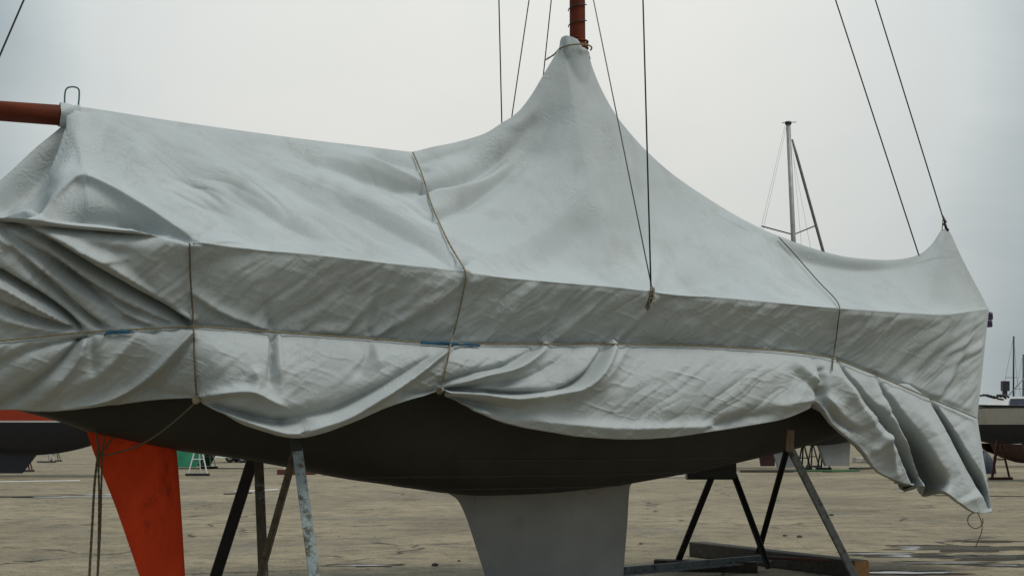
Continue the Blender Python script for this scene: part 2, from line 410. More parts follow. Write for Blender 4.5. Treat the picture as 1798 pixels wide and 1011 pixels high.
ridge_px = [(-170, 440), (-100, 402), (0, 318), (60, 262), (108, 222), (128, 194), (142, 188), (300, 212), (500, 240), (640, 257), (715, 266), (728, 266), (760, 258),
            (800, 250), (850, 235), (881, 216), (899, 205), (915, 191), (935, 164), (955, 130), (970, 105), (985, 78), (991, 72),
            (1010, 76), (1030, 88), (1040, 118), (1055, 155), (1080, 200), (1110, 238), (1140, 270), (1180, 305), (1230, 340),
            (1290, 377), (1340, 403), (1375, 417), (1420, 434), (1480, 450), (1540, 456), (1580, 455), (1613, 447), (1635, 430),
            (1648, 411), (1655, 403), (1668, 408), (1690, 455), (1735, 540)]
edge_px = [(-400, 345), (-150, 362), (0, 380), (100, 392), (200, 402), (290, 411), (340, 425), (400, 432), (480, 440), (560, 448), (650, 458), (720, 466),
           (815, 475), (830, 481), (900, 488), (1000, 497), (1080, 504), (1150, 512), (1250, 521), (1350, 530), (1475, 541), (1560, 547),
           (1650, 552), (1690, 548), (1733, 541)]
rope_px = [(-400, 650), (-100, 612), (0, 598), (60, 592), (150, 583), (200, 580), (260, 577), (338, 573), (420, 578), (480, 583), (560, 588), (650, 594),
           (740, 601), (790, 603), (850, 604), (955, 604), (1065, 604), (1150, 605), (1250, 608), (1350, 614), (1420, 621), (1463, 629),
           (1520, 651), (1580, 676), (1640, 702), (1716, 734)]
hem_px = [(-400, 690), (-100, 705), (0, 716), (60, 722), (110, 722), (165, 716), (220, 708), (280, 700), (343, 697), (372, 714), (420, 742), (460, 757), (515, 769), (560, 762),
          (620, 740), (680, 715), (740, 696), (772, 688), (800, 706), (850, 730), (900, 746), (960, 758), (1020, 767), (1100, 771),
          (1180, 767), (1250, 757), (1320, 746), (1380, 734), (1427, 714), (1442, 704), (1452, 732), (1480, 762), (1508, 785), (1530, 816),
          (1560, 838), (1600, 852), (1648, 856), (1680, 880), (1710, 900), (1742, 899)]
def curve(px, f):
    q = np.array([f(x, y) for x, y in catmull(px, 7)]); o = np.argsort(q[:, 0]); return q[o, 0], q[o, 1]
rt, rz = curve(ridge_px, lambda x, y: cplane(x, y))
et, ez = curve(edge_px, lambda x, y: on_side(x, y, Bf))
pt, pz = curve(rope_px, lambda x, y: on_side(x, y, Brope))
ht, hz = curve(hem_px, lambda x, y: on_side(x, y, Bhem))
T0 = -7.03; TMAST = cplane(1014, 60)[0]-.02
TE = [min(rt[-1], 6.46), 6.46, pt[-1], ht[-1]]

# folds drawn as polylines in the photograph's pixels: (points, amplitude cm, width px at start, at end, lower/upper width ratio, taper start, taper end)
FOLDS = [
  # upper cloth, aft of the cross rope: long soft diagonal valleys
  ([(470, 250), (560, 280), (650, 308), (748, 331)], -8.5, 24, 7, 1, .2, 1),
  ([(540, 262), (640, 295), (748, 329)], 4.8, 20, 6, 1, .1, .8),
  ([(330, 232), (430, 280), (560, 345), (680, 405), (806, 470)], -9.5, 34, 16, 1, .1, .7),
  ([(400, 245), (520, 305), (650, 360), (780, 425)], 5.7, 32, 18, 1, .1, .6),
  ([(250, 240), (310, 300), (390, 370), (470, 430)], -8.5, 40, 26, 1, .1, .5),
  ([(300, 235), (390, 300), (480, 360), (590, 425)], 4.2, 36, 26, 1, .1, .4),
  ([(215, 230), (270, 320), (330, 400)], 5.7, 44, 30, 1, .1, .5),
  ([(640, 270), (700, 285), (745, 300)], -4.2, 14, 7, 1, .2, .7),
  ([(660, 300), (720, 335), (762, 378)], -3.8, 16, 8, 1, .1, .8),
  ([(700, 420), (760, 445), (812, 470)], 3.8, 18, 8, 1, .1, .9),
  ([(395, 275), (450, 330), (505, 380)], -2.0, 3, 3, 1, .2, .3),
  ([(610, 275), (680, 300), (738, 322)], 4.0, 10, 5, .8, .2, .8),
  ([(560, 330), (650, 372), (730, 415), (805, 460)], -5.5, 13, 7, 1.6, .2, .8),
  ([(500, 345), (590, 395), (680, 435)], 4.0, 14, 10, 1, .2, .3),
  ([(360, 300), (430, 350), (520, 402), (600, 435)], -5.0, 14, 12, 1.6, .2, .3),
  ([(600, 292), (680, 332), (762, 386)], -4.5, 11, 5, 1.4, .2, .9),
  ([(255, 300), (300, 345), (345, 400)], -3.5, 12, 9, 1.4, .2, .6),
  ([(300, 335), (350, 352), (400, 378)], -2.6, 5, 5, 1, .3, .3),
  ([(310, 355), (350, 368), (385, 390)], 2.4, 5, 5, 1, .3, .3),
  ([(330, 315), (370, 335), (405, 362)], -2.2, 5, 5, 1, .3, .3),
  ([(380, 400), (420, 408), (450, 425)], -2.5, 6, 6, 1, .3, .3),
  # forward of the cross rope, sweeping up towards the mast
  ([(752, 331), (800, 318), (850, 296), (905, 245), (945, 195)], -9.5, 7, 26, 1, 1, .2),
  ([(752, 338), (810, 330), (870, 302), (930, 250)], 5.7, 7, 26, 1, .8, .1),
  ([(770, 376), (830, 350), (890, 305), (950, 240), (975, 160)], -7.6, 8, 34, 1, .9, .2),
  ([(740, 285), (790, 268), (850, 250)], -3.8, 8, 14, 1, .6, .2),
  ([(880, 216), (915, 212), (950, 170)], 4.2, 9, 12, 1, .8, .1),
  ([(870, 225), (915, 225), (955, 190)], -3.8, 9, 12, 1, .5, .1),
  ([(820, 470), (900, 440), (990, 380), (1040, 300)], 3.8, 14, 60, 1, .8, .2),
  ([(900, 480), (1000, 430), (1060, 360)], -4.2, 26, 60, 1, .4, .2),
  ([(1143, 512), (1200, 500), (1300, 480)], -2.8, 8, 26, 1, .8, .1),
  ([(1143, 512), (1155, 470), (1160, 400)], 2.3, 8, 30, 1, .8, .1),
  # foredeck gutter just under the ridge and stem tent
  ([(1330, 410), (1400, 440), (1480, 462), (1560, 470), (1600, 464)], -7.0, 20, 20, 2.2, .2, .15),
  ([(1655, 408), (1640, 470), (1625, 545)], 3.2, 10, 34, 1, 1, .5),
  ([(1655, 408), (1672, 470), (1700, 545)], -2.0, 10, 26, 1, .8, .4),
  # stern corner: hood-like overhang and the pulled cloth under it
  ([(134, 200), (112, 270), (75, 365)], 7.0, 9, 20, 1, 1, .9),
  ([(112, 226), (70, 285), (0, 350)], -15.0, 15, 34, 1, .5, .9),
  ([(60, 290), (40, 320), (0, 352)], 3.0, 8, 12, 1, .4, .6),
  ([(40, 330), (75, 318), (95, 330)], -3.0, 7, 8, 1, .4, .6),
  ([(70, 360), (105, 334), (140, 311), (190, 330), (250, 365), (340, 420)], 8.0, 13, 9, .6, .4, .7),
  ([(85, 379), (140, 385), (190, 390), (250, 401), (335, 426)], -30, 36, 12, .16, .6, .5),
  ([(0, 378), (60, 386), (140, 391), (180, 395), (240, 402), (300, 412)], 5.0, 9, 7, .4, .8, .6),
  ([(10, 393), (120, 404), (220, 412), (300, 418)], -13.0, 5, 5, 1.8, .7, .2),
  ([(165, 385), (215, 387), (232, 402)], 3.0, 7, 5, 1, .8, .8),
  ([(160, 388), (190, 392), (225, 398)], -4.0, 4, 4, 1, .6, .6),
  ([(345, 428), (352, 416), (345, 404)], 3.5, 7, 8, 1, 1, .3),
  ([(352, 428), (410, 424), (440, 432)], 3.0, 6, 7, .6, .8, .4),
  ([(350, 415), (385, 395), (420, 375)], -3.0, 8, 20, 1, .8, .1),
  ([(280, 330), (340, 350), (410, 372)], -2.5, 10, 12, 1, .3, .4),
  ([(290, 300), (330, 312), (360, 330)], -1.6, 5, 6, 1, .3, .3),
  ([(270, 318), (310, 326), (345, 345)], -1.4, 5, 6, 1, .3, .3),
  # aft side panel: hard diagonal creases converging on the rope
  ([(0, 386), (90, 430), (190, 490), (335, 569)], -15.0, 7, 4, 1.6, .6, 1),
  ([(10, 380), (110, 422), (215, 480), (335, 556)], 4.5, 12, 9, .6, .5, .8),
  ([(0, 404), (100, 470), (200, 530), (300, 572)], -9, 7, 5, 2.0, .6, .5),
  ([(0, 420), (90, 484), (190, 545), (280, 575)], 3.5, 12, 8, .7, .7, .5),
  ([(0, 480), (60, 516), (110, 550), (148, 584)], -15.0, 6, 4, 1.5, .8, 1),
  ([(0, 502), (70, 542), (145, 584)], 4.5, 8, 5, .7, .8, 1),
  ([(20, 440), (90, 500), (140, 545), (185, 578)], -9.0, 7, 4, 1.8, .5, .9),
  ([(60, 430), (150, 505), (215, 556), (268, 577)], -8.0, 8, 5, 2.0, .4, .8),
  ([(0, 535), (60, 560), (140, 583)], -8.0, 6, 4, 1.6, .6, .9),
  ([(0, 560), (70, 575), (145, 585)], 3.0, 7, 5, 1, .6, .9),
  ([(120, 430), (180, 455), (215, 458)], 4.0, 14, 10, .5, .2, .3),
  ([(130, 418), (190, 440), (240, 446)], -3.5, 9, 12, 1.5, .3, .2),
  ([(230, 470), (290, 530), (336, 545)], -3.5, 12, 7, 1.6, .1, .6),
  ([(340, 515), (390, 545), (440, 565), (478, 582)], 3.5, 9, 6, 1, .7, 1),
  ([(340, 528), (400, 560), (470, 582)], -3.0, 8, 6, 1, .7, .9),
  ([(480, 583), (500, 560), (560, 528), (640, 480)], -3.0, 6, 20, 1, 1, .2),
  ([(480, 583), (470, 555), (468, 520)], -2.5, 5, 12, 1, 1, .2),
  ([(340, 570), (350, 500), (380, 460), (470, 442)], -2.0, 10, 24, 1, .2, .4),
  ([(650, 594), (690, 566), (740, 530), (812, 486)], 3.5, 5, 22, 1, 1, .5),
  ([(655, 594), (710, 572), (770, 540), (815, 505)], -3.0, 5, 16, 1, 1, .4),
  ([(650, 592), (650, 560), (690, 500)], -2.0, 5, 20, 1, 1, .2),
  ([(955, 602), (1000, 565), (1060, 520)], 3.2, 5, 16, 1, 1, .4),
  ([(955, 602), (975, 565), (1010, 515)], -2.6, 5, 14, 1, 1, .4),
  ([(1068, 603), (1105, 565), (1140, 525)], 3.5, 5, 13, 1, 1, .6),
  ([(1068, 603), (1125, 570), (1170, 528), (1230, 518)], -2.8, 5, 13, 1, 1, .4),
  ([(845, 602), (880, 560), (930, 505)], 2.6, 5, 14, 1, 1, .4),
  ([(800, 595), (830, 540), (890, 492)], -2.2, 8, 16, 1, .8, .3),
  ([(1465, 627), (1500, 590), (1560, 555)], 2.4, 5, 20, 1, 1, .3),
  ([(1582, 676), (1620, 630), (1670, 560)], 2.4, 6, 16, 1, 1, .5),
  ([(1640, 700), (1668, 650), (1695, 590), (1708, 552)], 3.0, 6, 12, 1, 1, .6),
  ([(1650, 702), (1685, 650), (1712, 580)], -2.0, 6, 12, 1, .8, .4),
  # skirt, stern to first gather
  ([(148, 588), (100, 640), (40, 690), (0, 712)], -7.5, 4.2, 11.0, 1, 1, .8),
  ([(150, 588), (130, 640), (70, 700)], 6.0, 4.2, 13.6, 1, 1, .6),
  ([(150, 590), (60, 612), (0, 640)], -5.2, 4.2, 11.9, 1, 1, .6),
  ([(335, 585), (260, 660), (190, 700), (110, 718)], 6.8, 6.0, 11.9, .8, .9, .6),
  ([(335, 600), (280, 665), (210, 708)], -5.2, 6.8, 10.2, 1, .5, .5),
  ([(240, 585), (180, 650), (110, 690)], 3.9, 7.6, 18.7, 1, .5, .4),
  ([(160, 590), (165, 640), (160, 670)], -3.0, 6.0, 10.2, 1, .8, .1),
  ([(343, 697), (290, 690), (240, 672)], -3.3, 5.1, 13.6, 1, .8, .1),
  # first gather to second gather
  ([(478, 586), (478, 630), (474, 668)], -9.0, 5.1, 8.5, .6, 1, .4),
  ([(486, 586), (488, 640), (490, 680)], 4.5, 6.0, 11.9, 1, 1, .3),
  ([(350, 698), (400, 690), (440, 690), (490, 712)], 7.5, 5.1, 11.9, .7, .8, .6),
  ([(352, 705), (420, 725), (480, 738), (530, 742)], -9.0, 6.0, 10.2, 1, .9, .6),
  ([(356, 706), (420, 736), (480, 756), (520, 762)], 6.0, 5.1, 7.6, 1, .8, .7),
  ([(440, 640), (450, 670), (440, 690)], 4.5, 11.9, 10.2, 1, .2, .6),
  ([(788, 612), (730, 655), (660, 700), (600, 735), (540, 755)], 9.8, 5.1, 13.6, 1.4, .9, .8),
  ([(785, 612), (720, 650), (650, 690), (585, 720), (500, 738)], -9.0, 6.0, 12.8, 1, .6, .7),
  ([(768, 690), (740, 700), (700, 712)], 5.2, 6.0, 11.9, 1, .8, .4),
  ([(766, 685), (735, 690), (690, 690)], -4.5, 5.1, 10.2, 1, .8, .3),
  ([(650, 598), (640, 640), (620, 670)], -3.3, 5.1, 17.0, 1, 1, .1),
  ([(650, 598), (662, 630), (668, 650)], 2.4, 5.1, 11.9, 1, 1, .1),
  # second gather forward: the big doubled fold
  ([(776, 688), (830, 690), (900, 700), (960, 690), (1010, 684), (1045, 655), (1068, 608)], 9.0, 5.1, 6.8, 1.9, 1, 1),
  ([(780, 682), (840, 686), (920, 690), (985, 682), (1030, 655), (1060, 610)], -9.0, 4.2, 5.1, 1, .9, .9),
  ([(780, 680), (840, 662), (900, 648), (935, 626), (956, 606)], 6.8, 5.1, 6.8, 1.3, .9, 1),
  ([(775, 672), (830, 655), (890, 640), (945, 608)], -6.0, 5.1, 6.0, 1, .8, .9),
  ([(790, 684), (860, 676), (930, 662), (985, 630), (1010, 606)], -4.5, 6.0, 8.5, 1, .9, .5),
  ([(776, 694), (810, 702), (860, 712), (905, 718)], -6.8, 4.2, 10.2, 1, 1, .3),
  ([(778, 698), (820, 716), (880, 732)], 4.5, 5.1, 11.9, 1, .8, .2),
  ([(1100, 606), (1070, 650), (1030, 700)], 3.3, 6.0, 18.7, 1, .9, .1),
  ([(900, 735), (1000, 745), (1100, 752), (1245, 748)], 5.2, 11.0, 8.5, 1.6, .3, .8),
  ([(1240, 752), (1300, 735), (1370, 722)], -3.8, 7.6, 11.9, 1, .7, .2),
  ([(1448, 690), (1415, 668), (1380, 640)], -3.9, 6.0, 18.7, 1, 1, .1),
  ([(1446, 676), (1400, 640), (1370, 622)], 3.3, 6.8, 13.6, 1, 1, .2),
  ([(1440, 700), (1410, 705), (1340, 715)], 3.9, 6.0, 17.0, 1, .8, .2),
  ([(1446, 660), (1440, 640), (1425, 624)], -3.8, 6.0, 6.8, 1, .8, .5),
  ([(1448, 650), (1444, 690), (1434, 712)], -9.0, 7.6, 7.6, 1, .7, 1),
  # bow skirt: long hanging folds
  ([(1466, 634), (1500, 686), (1545, 748), (1578, 800), (1600, 845)], -48, 5, 15, .2, .5, 1),
  ([(1458, 640), (1490, 692), (1530, 752), (1556, 790)], 6, 12, 16, .9, .6, .6),
  ([(1534, 660), (1560, 720), (1598, 785), (1630, 850)], -62, 6, 26, .2, .3, 1),
  ([(1526, 664), (1550, 724), (1586, 785), (1612, 845)], 6, 10, 18, 1, .5, .8),
  ([(1590, 684), (1625, 740), (1670, 810), (1705, 875)], 11, 16, 26, .9, .5, .9),
  ([(1632, 703), (1664, 762), (1694, 820), (1738, 890)], -52, 5, 15, .2, .4, 1),
  ([(1665, 716), (1700, 775), (1735, 850)], 7, 14, 20, 1, .6, .7),
  ([(1715, 830), (1728, 855), (1742, 885)], -6, 6, 9, 1, .3, 1),
  ([(1450, 712), (1470, 735), (1495, 755)], -7, 8, 9, .6, .6, .7),
  ([(1448, 690), (1470, 725), (1500, 748)], 5, 8, 12, 1, .6, .4),
  ([(1550, 765), (1525, 800)], 5, 8, 10, 1, .9, .3),
  ([(1548, 770), (1565, 815), (1570, 832)], 4.5, 7, 10, 1, .8, .8),
  ([(1690, 880), (1715, 872), (1742, 878)], 3.0, 8, 8, 1, .6, .8),
]
def fold_field(px, py):
    H = np.zeros_like(px)
    for pts, amp, w0, w1, asym, e0, e1 in FOLDS:
        q = catmull(pts, 5) if len(pts) > 2 else np.array(pts, float)
        wm = max(w0, w1)*max(1, asym)*3.2
        sel = np.where((px > q[:, 0].min()-wm) & (px < q[:, 0].max()+wm) & (py > q[:, 1].min()-wm) & (py < q[:, 1].max()+wm))[0]
        if not len(sel): continue
        X, Y = px[sel], py[sel]
        seg = np.diff(q, axis=0); ln = np.hypot(seg[:, 0], seg[:, 1]); cum = np.concatenate([[0], np.cumsum(ln)]); tot = cum[-1]
        best = np.full(len(sel), 1e9); sd_ = np.zeros(len(sel)); sa = np.zeros(len(sel))
        for i in range(len(seg)):
            ux, uy = seg[i]/max(ln[i], 1e-6); ex, ey = X-q[i, 0], Y-q[i, 1]
            a = np.clip(ex*ux+ey*uy, 0, ln[i]); dx, dy = ex-a*ux, ey-a*uy
            d = np.hypot(dx, dy); up = d < best
            best = np.where(up, d, best); cr_ = ux*ey-uy*ex
            sd_ = np.where(up, np.where(cr_ >= 0, d, -d), sd_); sa = np.where(up, (cum[i]+a)/tot, sa)
        wdt = w0+(w1-w0)*sa
        wdt = wdt*np.where(sd_ > 0, asym, 1.0)
        am = e0+(1-e0)*sstep(0, .35, sa); am = am*(e1+(1-e1)*sstep(1, .65, sa))
        H[sel] += amp*.0155*am*np.exp(-np.abs(sd_/wdt)**(3.5 if amp <= -40 else 1.45))
    return H

def tarp_base(S, V, side):
    """S in 0..1 along the boat, V 0..1 ridge->edge, 1..2 edge->rope, 2..3 rope->hem, 3..3.2 curled hem"""
    t = [T0+S*(e-T0) for e in TE]
    zr = np.interp(t[0], rt, rz); ze = np.interp(t[1], et, ez); zp = np.interp(t[2], pt, pz); zh = np.interp(t[3], ht, hz)
    zr = np.maximum(zr, ze-.01)
    if side < 0: zh = np.maximum(zh, 1.95)
    be, bp_, bh = Bf(t[1]), Brope(t[2]), Bhem(t[3])
    tm = t[0]
    p = 1.08+1.3*np.exp(-((tm-.45)/1.5)**2)+.9*sstep(2.2, 4.0, tm)*sstep(5.75, 5.2, tm)+.1*sstep(5.2, 5.9, tm)+2.6*sstep(0, -.42, tm+4.74+.62*np.clip(V, 0, 1))
    v0 = np.clip(V, 0, 1); v1 = np.clip(V-1, 0, 1); v2 = np.clip(V-2, 0, 1); v3 = np.clip(V-3, 0, .2)/.2
    T = t[0]+(t[1]-t[0])*v0+(t[2]-t[1])*v1+(t[3]-t[2])*v2
    b = be*v0; z = ze+(zr-ze)*np.power(np.clip(1-v0, 0, 1), p)
    cap_ = .135*np.sqrt(np.clip(1-((T-TMAST)/.16)**2, 0, 1))*sstep(0, .012, V)*sstep(.5, .1, V)
    b = np.maximum(b, cap_)
    b = b+(bp_-be)*v1; z = z+(zp-ze)*v1
    bul = .19*np.sin(math.pi*np.power(v2, .68))*sstep(6.3, 4.5, tm)*(1-.55*sstep(-3.7, -4.5, tm))
    b = b+(bh-bp_)*v2+bul*(v2 > 0); z = z+(zh-zp)*v2
    b = b-.10*v3-.03*np.sin(v3*math.pi)*0; z = z+.035*v3-.02*np.sin(v3*math.pi)
    return T, b*side, z

def build_tarp(side, nu, rows, seed, with_folds):
    S = np.linspace(0, 1, nu)
    V = np.concatenate([np.linspace(0, 1, rows[0], endpoint=False), np.linspace(1, 2, rows[1], endpoint=False), np.linspace(2, 3, rows[2], endpoint=False), np.linspace(3, 3.2, rows[3])])
    SS, VV = np.meshgrid(S, V, indexing='ij')
    T, b, z = tarp_base(SS, VV, side)
    P = boat(T, b, z)
    # normals
    du = np.gradient(P, axis=0); dv = np.gradient(P, axis=1)
    n = np.cross(du, dv); n /= np.linalg.norm(n, axis=-1)[..., None]+1e-9
    n = n if side < 0 else -n
    o = n@(STB*side)+n[..., 2]*.6
    n = np.where((o < 0)[..., None], -n, n)
    # blur normals along v near the crease so displacement does not tear
    for _ in range(6):
        n[:, 1:-1] = (n[:, :-2]+2*n[:, 1:-1]+n[:, 2:])/4
    n /= np.linalg.norm(n, axis=-1)[..., None]+1e-9
    if with_folds: px, py = proj(P)
    else: px, py = 900+T*150+seed*777, 1500-z*190+b*40
    H = np.zeros_like(px)
    v1 = VV-1
    side_m = sstep(.95, 1.1, VV)*sstep(2.02, 1.95, VV); top_m = sstep(1.0, .9, VV); sk_m = sstep(2.0, 2.1, VV)
    # diagonal ripples on the side panel
    q = px+1.25*py
    fade = sstep(330, 480, px)*(.55+.45*vn1(px/120, py/60))
    q2 = q+26*vn2(px/90, py/70)+14*vn1(px/35+9, py/35)
    rp = np.sin(q2/34*2*math.pi/1.35)+.6*np.sin(q2/19+1.7+2*vn3(px/80, py/80))
    H += side_m*fade*.011*rp*sstep(1.0, 1.25, VV)
    # loose broad billow and crumple everywhere
    H += .014*vn1(px/95+4, py/70)+.009*vn2(px/42, py/34)
    cr_ = lambda sx, sy, f, o: 1-np.minimum(np.abs(f((px+.6*py)/sx+o, (py-.3*px)/sy+o))*3.2, 1)
    H += (.009*cr_(60, 26, vn3, 3.1)+.006*cr_(24, 15, vn1, 7.7))*(.12+.85*sk_m+.5*side_m)*(.6+.4*vn2(px/150, py/150))
    # sharp pulled creases running with the draw of the cloth
    al = py-.8*px; w1_ = 10*vn1(px/60, py/60)
    cs_ = lambda f, a, b, o: np.power(np.abs(f((q+w1_)/a+o, al/b+o)), .8)
    H += side_m*.026*cs_(vn3, 27, 150, 2.3)*(.4+.6*fade)+side_m*.012*cs_(vn1, 12, 90, 5.1)
    H += sk_m*(.022*cs_(vn2, 40, 150, 8.2)+.010*cs_(vn3, 17, 90, 4.4))
    q3 = py-.52*px+8*vn2(px/70, py/50)
    H += top_m*sstep(150, 260, px)*sstep(860, 700, px)*(.016*np.power(np.abs(vn1(q3/24+.7, (px+.5*py)/190)), .8)+.006*np.power(np.abs(vn3(q3/10, (px+.5*py)/110)), .8))
    # soft long draws on the upper cloth
    H += top_m*.020*np.sin((px*.45-py+18*vn2(px/120, py/120))/26)*sstep(180, 330, px)*sstep(820, 640, px)*sstep(.02, .3, VV)*(.5+.5*vn3(px/140, py/90))
    if with_folds: H += fold_field(px.ravel(), py.ravel()).reshape(px.shape)
    else: H += sk_m*.05*np.sin(px/38+2*vn1(px/90, py/90))
    # pinned where the rope lies and along the ridge
    pin = 1-.85*np.exp(-((VV-2)/.035)**2)
    pin = pin*(sstep(0, .09, VV)*.97+.03)
    pin = pin*(1-.45*np.exp(-((VV-1)/.05)**2))
    sq = sstep(1.0, .985, SS)
    wsk = (sk_m*.85)[..., None]
    wb = sstep(3.7, 4.4, T)[..., None]; hd = (STB*side)*(1-wb)+(np.array((-.25, -.97, 0)) if side > 0 else STB*side)*wb
    n = n*(1-wsk)+hd*wsk; n /= np.linalg.norm(n, axis=-1)[..., None]
    wh = (.95*sstep(-3.0, -3.8, T)*sstep(.3, .55, VV)*sstep(1.08, .98, VV))[..., None]
    n = n*(1-wh)+(STB*side)*wh; n /= np.linalg.norm(n, axis=-1)[..., None]
    P = P+n*(H*pin*sq)[..., None]
    return P, SS, VV
Ps, SSs, VVs = build_tarp(1, 860, (190, 66, 104, 8), 0, True)
Pp, _, _ = build_tarp(-1, 320, (60, 26, 36, 4), 1, False)
tarp = thing('tarpaulin', 'large grey canvas cover tented over the hauled out yacht', 'tarpaulin', (0, 0, 0))
grid_mesh('starboard_cloth', Ps, M['tarp'], tarp)
grid_mesh('port_cloth', Pp, M['tarp'], tarp, flip=True)

# surface lookup for things lying on the cloth
SX, SY = proj(Ps.reshape(-1, 3)); SP = Ps.reshape(-1, 3)
SD = (SP-CAM)@FW
def on_tarp(px, py, off=.012, rad=5):
    m = np.where((np.abs(SX-px) < rad) & (np.abs(SY-py) < rad))[0]
    if not len(m):
        m = np.array([np.argmin((SX-px)**2+(SY-py)**2)])
    k = m[np.argmin(SD[m])]
    d = ray(px, py); l = SD[k]-off
    return CAM+d*l
def tarp_path(pts, step=7, off=.012, sm=2):
    q = catmull(pts, 6); ln = np.concatenate([[0], np.cumsum(np.hypot(*np.diff(q, axis=0).T))])
    s = np.linspace(0, ln[-1], max(3, int(ln[-1]/step)))
    X, Y = np.interp(s, ln, q[:, 0]), np.interp(s, ln, q[:, 1])
    P = np.array([on_tarp(a, b, off) for a, b in zip(X, Y)])
    for _ in range(sm): P[1:-1] = (P[:-2]+2*P[1:-1]+P[2:])/4
    return P
def twist_rope(P, r, turns=55.0, n=8):
    """a laid rope: tube with a spiralling two-strand cross-section"""
    q = np.concatenate([[0], np.cumsum(np.linalg.norm(np.diff(P, axis=0), axis=1))])
    m = max(len(P), int(q[-1]/.012)); s = np.linspace(0, q[-1], m)
    P = np.stack([np.interp(s, q, P[:, i]) for i in range(3)], 1)
    T = np.gradient(P, axis=0); T /= np.linalg.norm(T, axis=1)[:, None]+1e-9
    ref = np.array((.31, .2, .93)); X = np.cross(T, ref); X /= np.linalg.norm(X, axis=1)[:, None]+1e-9; Y = np.cross(T, X)
    V = np.zeros((m, n, 3))
    for k in range(n):
        a = 2*math.pi*k/n; rr = r*(.82+.30*np.abs(np.cos(a-s*turns)))
        V[:, k] = P+rr[:, None]*(math.cos(a)*X+math.sin(a)*Y)
    return V
def rope_obj(name, P, r, m, label=None, cat='rope', parent=None):
    o = grid_mesh(name, twist_rope(P, r), m, parent, closed=True)
    if label: tag(o, label, cat)
    return o

# ------------------------------------------------------------------ the yacht
yacht = thing('sailboat', 'dark hulled sailing yacht under the grey cover with red rudder', 'sailboat', tuple(K0))
bot_px = [(-330, 640), (-200, 680), (-60, 700), (0, 713), (60, 727), (110, 741), (155, 757), (200, 768), (310, 790), (430, 806), (520, 822), (610, 840), (700, 853), (760, 862), (810, 868),
          (880, 867), (950, 863), (1040, 853), (1120, 840), (1200, 826), (1300, 805), (1400, 783), (1480, 758), (1540, 728), (1600, 690), (1660, 640), (1700, 600), (1722, 570)]
kt, kz = curve(bot_px, lambda x, y: cplane(x, y))
TS = np.linspace(-6.7, min(kt[-1], 6.3), 150)
def hullB(t): return np.maximum(Bf(t)-(.46+.32*sstep(-3.5, -4.5, t))*sstep(6.4, 4.8, t)-.03, .02)
def hull_pt(t, a):
    """a 0 at the sheer .. pi/2 at the keel line"""
    zs = np.interp(t, et, ez)-.10; zk = np.interp(t, kt, kz); zk = np.minimum(zk, zs-.05)
    full = .50+.35*sstep(2, 6, t)+.15*sstep(-4, -6.5, t)
    b = hullB(t)*np.power(np.cos(a)+1e-9, full); z = zs-(zs-zk)*np.power(np.sin(a), 1.25)
    return b, z
A = np.linspace(0, math.pi/2, 40)
TT, AA = np.meshgrid(TS, A, indexing='ij')
hb, hzz = hull_pt(TT, AA)
H1 = boat(TT, hb, hzz); H2 = boat(TT, -hb[:, ::-1], hzz[:, ::-1])
HP = np.concatenate([H1, H2[:, 1:]], 1)-K0
hull = grid_mesh('hull', HP, M['hull'], yacht, flip=True)
# transom and deck so that the shell is closed
ring = HP[0]+K0; c = ring.mean(0)
mesh('transom', np.vstack([ring, [c]]), [(i, i+1, len(ring)) for i in range(len(ring)-1)]+[(len(ring)-1, 0, len(ring))], M['hull'], yacht)
dk = np.stack([HP[:, 0]+K0, HP[:, -1]+K0], 1)
grid_mesh('deck', dk-K0, M['plank_dk'], yacht, smooth=False)
# faint raised plank seams on the bottom
for zz_, x0, x1 in ((1.245, -3.4, 2.6), (1.12, -2.2, 1.5), (1.40, -1.5, 2.4)):
    pts = []
    for t in np.linspace(x0, x1, 50):
        a = np.linspace(.6, math.pi/2, 160); bb, zz = hull_pt(np.full(160, t), a); k = np.argmin(np.abs(zz-zz_))
        if abs(zz[k]-zz_) < .03: pts.append(boat(t, bb[k]+.002, zz[k]-.001))
    if len(pts) > 4: MB().tube(pts, .006, 5).build('plank_seam', M['seam'], yacht, True)

def foil_loft(name, left_px, right_px, thick, m, parent, nose_right=True, b0=0.0):
    """fin in the centre plane: aft and forward outlines from top to bottom"""
    L_ = np.array([cplane(x, y, b0) for x, y in catmull(left_px, 6)]); R_ = np.array([cplane(x, y, b0) for x, y in catmull(right_px, 6)])
    ztop = min(L_[0, 1], R_[0, 1])+0; zs = np.linspace(0, 1, 40)
    def samp(Q):
        o = np.argsort(-Q[:, 1]); z = np.interp(zs, np.linspace(0, 1, 200), np.linspace(Q[:, 1].max(), Q[:, 1].min(), 200))
        return np.interp(z, Q[o, 1][::-1], Q[o, 0][::-1]), z
    lt, lz = samp(L_); rt_, rz_ = samp(R_)
    th = np.linspace(0, 2*math.pi, 40, endpoint=False)
    xx = (1-np.cos(th))/2                      # 0..1..0
    yy = 5*thick*(.2969*np.sqrt(xx)-.126*xx-.3516*xx**2+.2843*xx**3-.1015*xx**4)
    yy = np.where(th > math.pi, -yy, yy)
    P = np.zeros((40, 40, 3))
    for i in range(40):
        tt = rt_[i]+(lt[i]-rt_[i])*xx; z = rz_[i]+(lz[i]-rz_[i])*xx
        fl = 1+1.2*math.exp(-zs[i]*9)
        P[i] = boat(tt, b0+yy*fl, z)-K0
    o = grid_mesh(name, P, m, parent, closed=True)
    c = P[-1].mean(0)
    return o
foil_loft('keel', [(770, 858), (796, 871), (807, 883), (820, 912), (835, 958), (852, 1011), (866, 1052)],
          [(1140, 835), (1120, 839), (1108, 848), (1104, 862), (1101, 920), (1096, 980), (1094, 1010), (1090, 1046)], .20, M['keel'], yacht)
